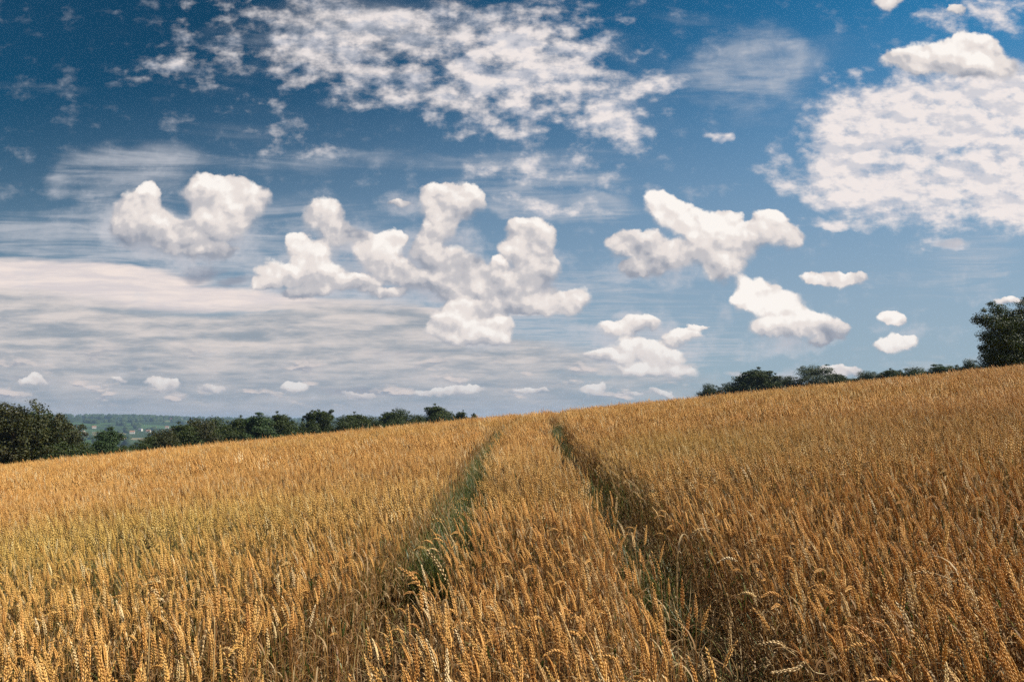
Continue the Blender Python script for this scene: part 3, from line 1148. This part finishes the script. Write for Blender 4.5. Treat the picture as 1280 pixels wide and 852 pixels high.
lone_stalk(6, [(575, 770), (566, 745), (560, 728)], [(560, 728), (552, 712), (545, 700), (535, 688)], 3.25,
           'large pale tilted ear just right of the golden one by the left-hand track', fat=1.1)
lone_stalk(7, [(186, 812), (184, 775), (184, 755)], [(184, 755), (188, 738), (196, 742), (203, 765)], 2.75,
           'yellow ear bent right over into a hook low on the left of the field', fat=0.95)
lone_stalk(8, [(1140, 820), (1134, 803), (1126, 792)], [(1126, 792), (1118, 775), (1108, 760), (1098, 745)], 2.6,
           'straight pale ear slanting up left out of the brown crop at lower right')
lone_stalk(9, [(915, 880), (922, 845), (914, 822)], [(914, 822), (913, 805), (912, 790), (915, 768)], 2.6,
           'upright buff ear in the gap of the right-hand track at the bottom edge', fat=0.95)
lone_stalk(10, [(268, 800), (262, 792), (258, 785)], [(258, 785), (254, 802), (252, 815), (248, 826)], 2.5,
           'pale ear hanging straight down among the stems at the lower left', fat=1.0)
lone_stalk(11, [(446, 800), (470, 760), (484, 736)], [(484, 736), (492, 726), (500, 718), (496, 712)], 3.1,
           'thin bent straw leaning right across the grassy left-hand track', fat=0.5, base_dx=-0.05)

# =====================================================================================
# trees and hedges
# =====================================================================================
def foliage_mat(name, stops, hue=(0.10, 0.14, 0.03)):
    m = new_mat(name)
    r1 = attr('leafrnd')
    c = ramp(r1, stops)
    big = noise(coords(), 0.55, 3, 0.55)
    c = mixc(sstep(big, 0.50, 0.72, 0, 0.55), c, hue)
    leafy_shader(c, 0.28, rough=0.55, spec=0.3)
    return m


F_DARK = foliage_mat('dark_green_leaves', [(0.0, (0.020, 0.032, 0.007)), (0.5, (0.034, 0.052, 0.011)), (0.85, (0.055, 0.074, 0.015)), (1.0, (0.085, 0.095, 0.024))], (0.062, 0.078, 0.014))
F_MID = foliage_mat('mid_green_leaves', [(0.0, (0.026, 0.050, 0.018)), (0.5, (0.042, 0.076, 0.025)), (1.0, (0.075, 0.110, 0.038))], (0.075, 0.105, 0.030))
F_BROWN = foliage_mat('olive_leaves', [(0.0, (0.022, 0.028, 0.008)), (0.5, (0.040, 0.046, 0.013)), (1.0, (0.070, 0.068, 0.020))], (0.060, 0.048, 0.022))
F_GREY = foliage_mat('grey_green_leaves', [(0.0, (0.040, 0.055, 0.030)), (0.5, (0.062, 0.082, 0.042)), (1.0, (0.10, 0.12, 0.065))], (0.09, 0.105, 0.05))
m_bark = new_mat('bark')
leafy_shader(mixc(sstep(noise(E.v('MULTIPLY', coords(), (1, 1, .25)), 14.0, 5, .6), .35, .65), (0.035, 0.028, 0.020), (0.10, 0.08, 0.06)), 0.0, rough=0.9, spec=0.1)


def crown_mesh(seed, w, h, lobes_n, n_leaf, leaf, base_h, mats, gap=0.0, ragged=0.15):
    """leaves of real size spread through clumps; w = full width, h = full height, base_h = lowest leaves"""
    rg = np.random.default_rng(seed)
    C, Rr = [], []
    for k in range(lobes_n):
        t = rg.random() ** 0.8
        z = base_h + (h - base_h) * (0.10 + 0.80 * t)
        prof = math.sqrt(max(0.02, 1 - (abs(2 * t - 0.75) / 1.35) ** 2))
        a, r = rg.uniform(0, 2 * math.pi), math.sqrt(rg.random())
        rad = (0.16 + 0.13 * rg.random()) * w * (1.0 - 0.25 * t)
        R0 = max(0.0, w / 2 * prof - rad * 0.8)
        C.append((math.cos(a) * r * R0, math.sin(a) * r * R0, min(z, h - rad * 0.7)))
        Rr.append(rad)
    # small outlying sprays make the outline uneven
    for k in range(int(lobes_n * 1.3)):
        j = rg.integers(0, lobes_n)
        d = rg.normal(0, 1, 3); d[2] = abs(d[2]) * 0.7 + 0.05; d /= np.linalg.norm(d)
        C.append(tuple(np.array(C[j]) + d * Rr[j] * (0.9 + ragged * 1.5 * rg.random())))
        Rr.append(Rr[j] * rg.uniform(0.22, 0.42))
    C, Rr = np.array(C), np.array(Rr)
    wgt = Rr ** 2; wgt /= wgt.sum()
    idx = rg.choice(len(C), n_leaf, p=wgt)
    d = rg.normal(0, 1, (n_leaf, 3)); d /= np.linalg.norm(d, axis=1)[:, None]
    rad = rg.random(n_leaf) ** 0.42
    nz = vnoise(d[:, 0] * 3 + C[idx, 0] + 30, d[:, 1] * 3 + d[:, 2] * 2 + C[idx, 1] + 30, 1.3, seed)
    P_ = C[idx] + d * (Rr[idx] * rad * (0.72 + 0.55 * nz))[:, None] * np.array([1, 1, 0.82])
    P_[:, 2] = np.maximum(P_[:, 2], base_h * 0.6 + 0.05)
    if gap > 0:
        g = vnoise(P_[:, 0] * 1.0 + P_[:, 1] * .7 + 60, P_[:, 2] * 1.0 + P_[:, 1] * .5 + 60, 1.8 / max(w / 6, .6), seed + 3)
        keep = g > gap
        P_, d, idx = P_[keep], d[keep], idx[keep]
    n = len(P_)
    # leaf sprays: three pointed leaves in a fan each
    nrm = d + rg.normal(0, 0.75, (n, 3)); nrm[:, 2] += 0.35; nrm /= np.linalg.norm(nrm, axis=1)[:, None]
    t1 = np.cross(nrm, rg.normal(0, 1, (n, 3))); t1 /= np.linalg.norm(t1, axis=1)[:, None]
    t2 = np.cross(nrm, t1)
    s = leaf * rg.uniform(0.6, 1.35, (n, 1))
    v0 = P_ - t1 * s * 0.5
    v1 = P_ + t2 * s * 0.34 + nrm * s * 0.10
    v2 = P_ + t1 * s * 0.62
    v3 = P_ - t2 * s * 0.34 + nrm * s * 0.10
    V_ = np.stack([v0, v1, v2, v3], 1).reshape(-1, 3)
    q = np.arange(n)[:, None] * 4
    f = np.concatenate([q + np.array([[0, 1, 2]]), q + np.array([[0, 2, 3]])])
    me = mesh_from('crown', V_, f, mats)
    at_ = me.attributes.new('leafrnd', 'FLOAT', 'FACE')
    r_ = rg.random(n)
    at_.data.foreach_set('value', np.concatenate([r_, r_]).astype(np.float32))
    return me, C, Rr


def trunk_mesh(seed, h, r0, C, Rr):
    rg = np.random.default_rng(seed + 7)
    T = Tri()
    top = h * 0.78
    line = [np.array([0, 0, -0.4])]
    for k in range(6):
        line.append(np.array([rg.normal(0, .02) * h * k / 6, rg.normal(0, .02) * h * k / 6, top * (k + 1) / 6]))
    line = np.array(line)
    T.tube(line, np.linspace(r0, r0 * 0.25, 7) * np.array([1.5, 1.05, 1, 1, 1, 1, 1]), 7, 0)
    for j in range(min(len(C), 16)):
        z = np.clip(C[j][2] * rg.uniform(.35, .6), h * 0.12, top)
        st = np.array([np.interp(z, line[:, 2], line[:, c]) for c in range(3)])
        mid = (st + C[j]) / 2 + np.array([0, 0, -0.04 * h])
        T.tube(spline(np.array([st, mid, C[j]]), 6), np.linspace(r0 * .38, r0 * .08, 6), 5, 0)
    return T.mesh('trunk', [m_bark])


PROTO = {}


def tree(kind, X, topY, wpx, y, label, name='broadleaf_tree', cat='tree', group=None, mat=None, unique=False, depth=1.0, rot=None):
    """stand a tree so that it rises behind the crop where the photograph shows it"""
    global rnd
    u, v = to_uv(X, topY)
    x = u * y
    z0 = float(ground_z(x, y))
    H = EYE + v * y - z0
    Wm = wpx / FPX * y * 1.0
    key = kind
    spec = {   # w/h, lobes, leaves, leaf size as share of height, base height share, gap
        'round': (0.95, 20, 9000, 0.040, 0.0, 0.22, F_DARK),
        'bush': (1.25, 18, 9000, 0.040, 0.00, 0.18, F_DARK),
        'tall': (0.80, 18, 8000, 0.038, 0.0, 0.24, F_DARK),
        'olive': (0.95, 22, 9000, 0.036, 0.02, 0.26, F_BROWN),
        'green': (0.95, 20, 9500, 0.040, 0.03, 0.20, F_MID),
        'open': (0.85, 24, 5200, 0.034, 0.16, 0.40, F_GREY),
        'hedge': (1.5, 18, 7000, 0.055, 0.00, 0.15, F_DARK),
    }[kind]
    if key not in PROTO or unique:
        w, nl, nlf, lf, bh, gp, fm = spec
        Hn = 8.0
        me, C, Rr = crown_mesh(sum(map(ord, kind)) * 3 + len(PROTO), w * Hn, Hn, nl, int(nlf * 3.0), lf * Hn * 0.64, bh * Hn, [mat or fm], gp, 0.3)
        co = np.zeros(len(me.vertices) * 3, np.float32); me.vertices.foreach_get('co', co); co = co.reshape(-1, 3)
        Ht = float(np.percentile(co[:, 2], 99.7)); Wt = float(np.percentile(np.hypot(co[:, 0], co[:, 1]), 98)) * 2
        tm = trunk_mesh(len(PROTO) * 13 + 1, Hn, 0.22 if kind != 'hedge' else 0.1, C, Rr)
        PROTO[key] = (me, tm, Wt, Ht)
    me, tm, wn_, Hn = PROTO[key]
    root = link(name, None, label=label, cat=cat, group=group, loc=(x, y, z0 - 0.1))
    s = H / Hn
    sx = Wm / wn_
    root.scale = (sx, max(sx, s * 0.7) * depth, s)
    root.rotation_euler = (0, 0, 0)
    a = rnd.uniform(0, 6.28) if rot is None else rot
    for nm, md in (('trunk', tm), ('crown', me)):
        c = link(nm, md, root)
        c.rotation_euler = (0, 0, a)
    return root


GL = 'trees of the hedgerow on the left of the field'
GR = 'trees along the crest on the right of the field'
LEFT = [
    ('olive', -34, 512, 80, 90, 'dark tree cut off by the left edge of the picture'),
    ('olive', 18, 503, 76, 86, 'largest olive-brown tree, at the far left of the hedgerow'),
    ('bush', 48, 511, 56, 90, 'second broad dark tree of the far left clump, just right of the largest'),
    ('olive', 70, 519, 46, 93, 'sloping shoulder tree on the right of the far left clump'),
    ('bush', 84, 534, 34, 95, 'lowest bushy tree closing the far left clump beside the valley view'),
    ('hedge', 108, 560, 30, 104, 'low scrub bush in the gap between the far left clump and the lone tree'),
    ('green', 136, 534, 38, 112, 'lone rounded fresh green tree standing in the valley view on the left'),
    ('hedge', 160, 556, 30, 112, 'low dark bush right beside the lone rounded green tree'),
    ('bush', 182, 546, 34, 116, 'low bushy tree where the long hedgerow starts, nearest the lone green tree'),
    ('olive', 204, 536, 38, 120, 'round dark tree, second from the left end of the long hedgerow'),
    ('round', 228, 530, 36, 124, 'dark tree of the hedgerow in front of the end of the blue hills'),
    ('olive', 250, 523, 40, 128, 'brownish tree rising above the far hills in the hedgerow'),
    ('bush', 276, 522, 38, 132, 'broad dark tree left of the tall yellow-green one in the hedgerow'),
    ('round', 300, 522, 30, 137, 'small dark tree squeezed in just left of the tall yellow-green one'),
    ('green', 324, 516, 42, 138, 'tall yellow-green tree, the palest of the hedgerow'),
    ('round', 350, 517, 30, 143, 'dark tree just right of the tall yellow-green one in the hedgerow'),
    ('bush', 370, 527, 30, 146, 'low spreading tree in the dip of the hedgerow skyline'),
    ('tall', 390, 513, 24, 149, 'left one of the pair of slender trees in the hedgerow'),
    ('tall', 406, 512, 26, 151, 'right one of the pair of slender trees in the hedgerow'),
    ('bush', 428, 519, 36, 155, 'dark bushy tree right of the pair of slender trees'),
    ('round', 446, 517, 28, 160, 'rounded dark tree in the middle of the low right half of the hedgerow'),
    ('bush', 468, 520, 34, 165, 'low tree left of the small double-topped tree in the hedgerow'),
    ('round', 488, 514, 26, 168, 'small double-topped tree of the hedgerow'),
    ('bush', 505, 511, 30, 172, 'small round tree a little left of the domed one near the hedgerow end'),
    ('bush', 524, 518, 30, 176, 'low tree tucked against the left foot of the domed one'),
    ('round', 545, 507, 32, 180, 'domed tree standing highest near the right end of the hedgerow'),
    ('bush', 562, 515, 22, 184, 'low tree tucked against the right foot of the domed one'),
    ('round', 577, 514, 18, 190, 'last small full tree at the right end of the hedgerow'),
    ('tall', 593, 516, 8, 200, 'tiny treetop peeping over the crop beyond the end of the hedgerow'),
]
RIGHT = [
    ('bush', 889, 481, 22, 150, 'low bushy tree at the left end of the trees on the right crest'),
    ('bush', 910, 479, 34, 148, 'low wide tree between the end bush and the tallest dark tree on the right crest'),
    ('round', 945, 463, 40, 146, 'tallest dark round tree of the group on the right crest'),
    ('round', 966, 470, 22, 145, 'small dark tree leaning against the right side of the tallest one on the crest'),
    ('bush', 983, 471, 34, 144, 'wide dark tree between the tallest one and the grey airy one on the crest'),
    ('hedge', 1003, 480, 22, 142, 'low bush at the left foot of the grey airy tree'),
    ('open', 1019, 457, 36, 140, 'grey-green airy tree with sky showing through on the right crest'),
    ('round', 1042, 468, 24, 138, 'small dark tree at the right foot of the grey airy one'),
    ('hedge', 1064, 474, 30, 132, 'lowest stretch of bush, in the gap in the middle of the right crest'),
    ('bush', 1090, 465, 34, 126, 'left bush of the three round hedge bushes on the right crest'),
    ('round', 1113, 463, 26, 122, 'middle bush of the three round hedge bushes on the right crest'),
    ('bush', 1136, 461, 34, 118, 'right bush of the three round hedge bushes on the right crest'),
    ('hedge', 1160, 464, 28, 112, 'low strip of hedge between the round bushes and the pale green bush'),
    ('green', 1180, 456, 34, 106, 'pale green bush on the crest, left of the small bush by the big tree'),
    ('hedge', 1199, 459, 18, 100, 'low hedge piece between the pale green bush and the small bush by the big tree'),
    ('bush', 1214, 450, 20, 95, 'small bush right against the left side of the big dark tree'),
]
for k_, X, tY, w_, y_, lb in LEFT:
    tree(k_, X, tY, w_ * 1.55, y_, lb, group=GL, name='bush' if k_ == 'hedge' else 'broadleaf_tree', cat='bush' if k_ == 'hedge' else 'tree')
for k_, X, tY, w_, y_, lb in RIGHT:
    tree(k_, X, tY - (2.5 if k_ == 'hedge' else 1.5), w_ * (2.1 if k_ == 'hedge' else 1.7), y_, lb, group=GR, name='bush' if k_ == 'hedge' else 'broadleaf_tree', cat='bush' if k_ in ('hedge',) or 'bush' in lb.split(' on ')[0] else 'tree')

# the big tree at the right edge, near enough to show its sprays
def big_tree():
    y = 47.0
    def p(X, Y, dy=0.0):
        u, v = to_uv(X, Y)
        return np.array([u * (y + dy), y + dy, EYE + v * (y + dy)])
    bx = p(1262, 460)[0]
    base = np.array([bx, y, float(ground_z(bx, y))])
    root = link('broadleaf_tree', None, label='big dark bushy tree at the right edge, taller than anything else on the crest', cat='tree', loc=tuple(base))
    rg = np.random.default_rng(77)
    # clumps read off the outline: x, y in the photograph, radius in px, offset in depth
    CL = [(1248, 388, 11, 0), (1239, 380, 5, .3), (1262, 396, 14, .3), (1275, 386, 11, -.2), (1290, 384, 16, .2), (1305, 395, 20, 0), (1226, 399, 9, 0), (1218, 400, 5, .2),
          (1238, 402, 12, -.4), (1252, 410, 16, -.6), (1272, 410, 18, -.5), (1295, 415, 22, -.3), (1234, 420, 11, .2), (1244, 428, 14, -.6), (1262, 430, 18, -.9),
          (1282, 432, 20, -.8), (1306, 438, 24, 0), (1232, 436, 8, 0), (1226, 434, 4, 0.2), (1238, 446, 13, -.4), (1255, 450, 17, -.8), (1276, 452, 20, -.8), (1300, 458, 22, -.3),
          (1236, 458, 10, 0), (1248, 464, 14, -.5), (1268, 468, 18, -.6), (1290, 470, 20, -.4), (1262, 405, 16, .9), (1270, 430, 20, 1.2), (1250, 440, 16, 1.0), (1280, 455, 20, 1.1),
          (1330, 425, 26, 0), (1325, 455, 26, .2), (1222, 419, 3, 0), (1230, 388, 4, 0), (1285, 375, 7, 0), (1312, 378, 12, 0)]
    PTS, D, W = [], [], []
    C, Rr = [], []
    for X, Y, r, dy in CL:
        C.append(p(X, Y, dy) - base); Rr.append(r / FPX * y * 1.0)
    C, Rr = np.array(C), np.array(Rr)
    n = 110000
    wg = Rr ** 2.2; wg /= wg.sum()
    idx = rg.choice(len(C), n, p=wg)
    d = rg.normal(0, 1, (n, 3)); d /= np.linalg.norm(d, axis=1)[:, None]
    nz = vnoise(d[:, 0] * 2.5 + C[idx, 0] * 2 + 30, d[:, 2] * 2.5 + C[idx, 2] * 2 + 30 + d[:, 1], 1.6, 8)
    Pt = C[idx] + d * (Rr[idx] * rg.random(n) ** .45 * (0.62 + 0.75 * nz))[:, None] * np.array([1, 1.2, .85])
    g = vnoise(Pt[:, 0] * 1.0 + 60 + Pt[:, 1] * .5, Pt[:, 2] * 1.3 + 60, 1.9, 3)
    k = g > 0.13 + 0.13 * (Pt[:, 2] > 2.6)
    Pt, d = Pt[k], d[k]
    Pt[:, 2] = np.maximum(Pt[:, 2], 0.05)
    n = len(Pt)
    nrm = d + rg.normal(0, .8, (n, 3)); nrm[:, 2] += .35; nrm /= np.linalg.norm(nrm, axis=1)[:, None]
    t1 = np.cross(nrm, rg.normal(0, 1, (n, 3))); t1 /= np.linalg.norm(t1, axis=1)[:, None]
    t2 = np.cross(nrm, t1)
    s = 0.088 * rg.uniform(.6, 1.3, (n, 1))
    V_ = np.stack([Pt - t1 * s * .5, Pt + t2 * s * .36 + nrm * s * .1, Pt + t1 * s * .62, Pt - t2 * s * .36 + nrm * s * .1], 1).reshape(-1, 3)
    q = np.arange(n)[:, None] * 4
    f = np.concatenate([q + np.array([[0, 1, 2]]), q + np.array([[0, 2, 3]])])
    me = mesh_from('crown', V_, f, [F_DARK])
    a_ = me.attributes.new('leafrnd', 'FLOAT', 'FACE')
    r_ = rg.random(n)
    a_.data.foreach_set('value', np.concatenate([r_, r_]).astype(np.float32))
    link('crown', me, root)
    T = Tri()
    line = np.array([[0, 0, -.3], [.05, 0, 1.0], [.0, .1, 2.2], [.15, 0, 3.6], [.2, .1, 4.8]])
    T.tube(line, np.array([.28, .2, .17, .12, .05]), 8, 0)
    for c in C[rg.permutation(len(C))[:30]]:
        z = np.clip(c[2] * rg.uniform(.35, .65), .3, 4.2)
        st = np.array([np.interp(z, line[:, 2], line[:, j]) for j in range(3)])
        T.tube(spline(np.array([st, (st + c) / 2 + [0, 0, -.15], c]), 7), np.linspace(.07, .014, 7), 5, 0)
    link('trunk', T.mesh('trunk', [m_bark]), root)


big_tree()

# =====================================================================================
# the valley: woods, hedges and a scatter of houses
# =====================================================================================
def blob_trees():
    g = np.random.default_rng(9)
    X, Y, S = [], [], []
    N0 = 60000
    tx = g.uniform(-1.0, -0.17, N0)
    y = 560 + 4600 * g.random(N0) ** 1.25
    x = tx * y
    wmask = fbm(x + 20000, y + 20000, 1 / 420, 51, 4)
    hed = np.abs(vnoise(x + 20000, y * 1.4 + 20000, 1 / 260, 71) - 0.5)
    keep = (wmask > 0.665 + 0.05 * (y > 3600)) | ((hed < 0.010) & (g.random(N0) < 0.6)) | (g.random(N0) < 0.010)
    x, y = x[keep], y[keep]
    n = min(len(x), 20000)
    x, y = x[:n], y[:n]
    s = g.uniform(4.5, 9.0, n) * (1 + y / 6000)
    # a lumpy low-poly crown
    base = []
    for i in range(5):
        for k in range(8):
            el = -0.6 + i * 0.52
            base.append((math.cos(k * .785 + i * .4) * math.cos(el), math.sin(k * .785 + i * .4) * math.cos(el), math.sin(el) * 0.9 + 0.55))
    base = np.array(base)
    bf = []
    for i in range(4):
        for k in range(8):
            a, b = i * 8 + k, i * 8 + (k + 1) % 8
            bf.append((a, b, b + 8)); bf.append((a, b + 8, a + 8))
    for k in range(1, 7):
        bf.append((32, 32 + k, 32 + k + 1))
    bf = np.array(bf)
    z = ground_z(x, y)
    jit = 1 + g.uniform(-.28, .28, (n, len(base), 1))
    V_ = (base[None] * jit * s[:, None, None] * np.array([1.0, 1.0, 0.95])) + np.stack([x, y, z - 0.5], -1)[:, None, :]
    F_ = (bf[None] + (np.arange(n) * len(base))[:, None, None]).reshape(-1, 3)
    m = new_mat('far_tree_foliage')
    pos = position()
    c = mixc(sstep(noise(pos, 0.012, 3, .6), .35, .65), (0.018, 0.034, 0.016), (0.042, 0.066, 0.026))
    c = mixc(sstep(noise(pos, 0.22, 3, .6), .4, .7, 0, .6), c, (0.065, 0.085, 0.032))
    leafy_shader(c, 0.15, rough=.9, spec=.1)
    link('distant_woodland', mesh_from('distant_woodland', V_.reshape(-1, 3), F_, [m]), kind='stuff',
         label='dark woods and hedges covering the far valley and hills', cat='woodland')


blob_trees()

m_wall = new_mat('pale_render')
leafy_shader(mixc(sstep(noise(coords(), 1.2, 3, .5), .3, .7), (0.42, 0.39, 0.33), (0.56, 0.53, 0.47)), 0.0, rough=.9, spec=.2)
m_roof = new_mat('clay_roof')
leafy_shader(mixc(sstep(noise(coords(), 2.0, 4, .6), .3, .7), (0.17, 0.08, 0.05), (0.30, 0.17, 0.11)), 0.0, rough=.9, spec=.2)
m_slate = new_mat('slate_roof')
leafy_shader(mixc(sstep(noise(coords(), 2.0, 4, .6), .3, .7), (0.10, 0.105, 0.12), (0.17, 0.175, 0.19)), 0.0, rough=.7, spec=.3)
m_glass = new_mat('dark_window_glass')
leafy_shader(mixc(0.5, (0.02, 0.025, 0.03), (0.03, 0.035, 0.04)), 0.0, rough=.15, spec=.6)


def box(c, s):
    x, y, z = c; a, b, h = s[0] / 2, s[1] / 2, s[2]
    v = [(x + i * a, y + j * b, z + k * h) for k in (0, 1) for j in (-1, 1) for i in (-1, 1)]
    return v, [(0, 2, 3, 1), (4, 5, 7, 6), (0, 1, 5, 4), (2, 6, 7, 3), (0, 4, 6, 2), (1, 3, 7, 5)]


def house(X, y, w, d, h, rot, roofm, label):
    u, _ = to_uv(X, 530)
    x = u * y
    z = float(ground_z(x, y))
    root = link('house', None, label=label, cat='house', group='houses in the far valley', loc=(x, y, z - 0.3))
    root.rotation_euler = (0, 0, rot)
    v, f = box((0, 0, 0), (w, d, h))
    v += [(-w / 2, 0, h + d * .42), (w / 2, 0, h + d * .42)]
    f = [f[0], f[2], f[3], (0, 4, 8, 6, 2), (1, 3, 7, 9, 5)]
    link('wall', mesh_from('wall', v, f, [m_wall]), root)
    e, o, t = 0.4, 0.35, 0.18
    rv, rf = [], []
    for s in (-1, 1):
        n0 = len(rv)
        ridge, eave = (h + d * .42 + 0.12), (h - o * .84 + 0.12)
        for zz in (0, t):
            rv += [(-w / 2 - e, 0, ridge + zz), (w / 2 + e, 0, ridge + zz), (w / 2 + e, s * (d / 2 + o), eave + zz), (-w / 2 - e, s * (d / 2 + o), eave + zz)]
        rf += [tuple(n0 + i for i in q) for q in ((0, 1, 2, 3), (4, 7, 6, 5), (0, 4, 5, 1), (1, 5, 6, 2), (2, 6, 7, 3), (3, 7, 4, 0))]
    ro = link('roof', mesh_from('roof', rv, rf, [roofm]), root)
    cv, cf = box((w * .28, d * .1, h + d * .30), (0.9, 0.7, d * .25 + .6))
    link('chimney', mesh_from('chimney', cv, cf, [roofm]), ro)
    for i in range(3):
        wv, wf = box((w * (-.3 + .3 * i), -d / 2 - 0.01, h * .45), (1.1, 0.08, 1.3))
        link('window', mesh_from('window', wv, wf, [m_glass]), root)


HOUSES = [
    (98, 2150, 26, 14, 9.0, .2, m_slate, 'white house nearest the far left clump of trees, brightest spot in the valley'),
    (104, 2250, 14, 9, 6, -.3, m_roof, 'small pale house just right of and behind the brightest white one'),
    (166, 2300, 15, 10, 6, .4, m_roof, 'pale house at the left end of the village beyond the lone green tree'),
    (176, 2450, 13, 9, 6, -.2, m_slate, 'slate-roofed house, second from the left in the far village'),
    (186, 2380, 14, 9, 6, .1, m_roof, 'red-roofed house in the middle of the far village'),
    (193, 2600, 13, 9, 7, .7, m_roof, 'house behind the middle of the far village'),
    (201, 2420, 17, 10, 6, -.4, m_slate, 'long slate-roofed house in the right half of the far village'),
    (209, 2700, 13, 9, 6, .3, m_roof, 'house high up on the right side of the far village'),
    (216, 2550, 15, 10, 6, .0, m_roof, 'house at the right end of the far village near the hedgerow'),
    (224, 3350, 22, 12, 8, .2, m_slate, 'large pale farmhouse alone on the hillside above the far village'),
    (214, 3420, 18, 11, 7, -.5, m_roof, 'pale farmhouse left of the large one on the hillside'),
    (118, 2500, 13, 9, 6, .5, m_roof, 'pale house between the brightest one and the lone green tree'),
]
for h_ in HOUSES:
    house(*h_)
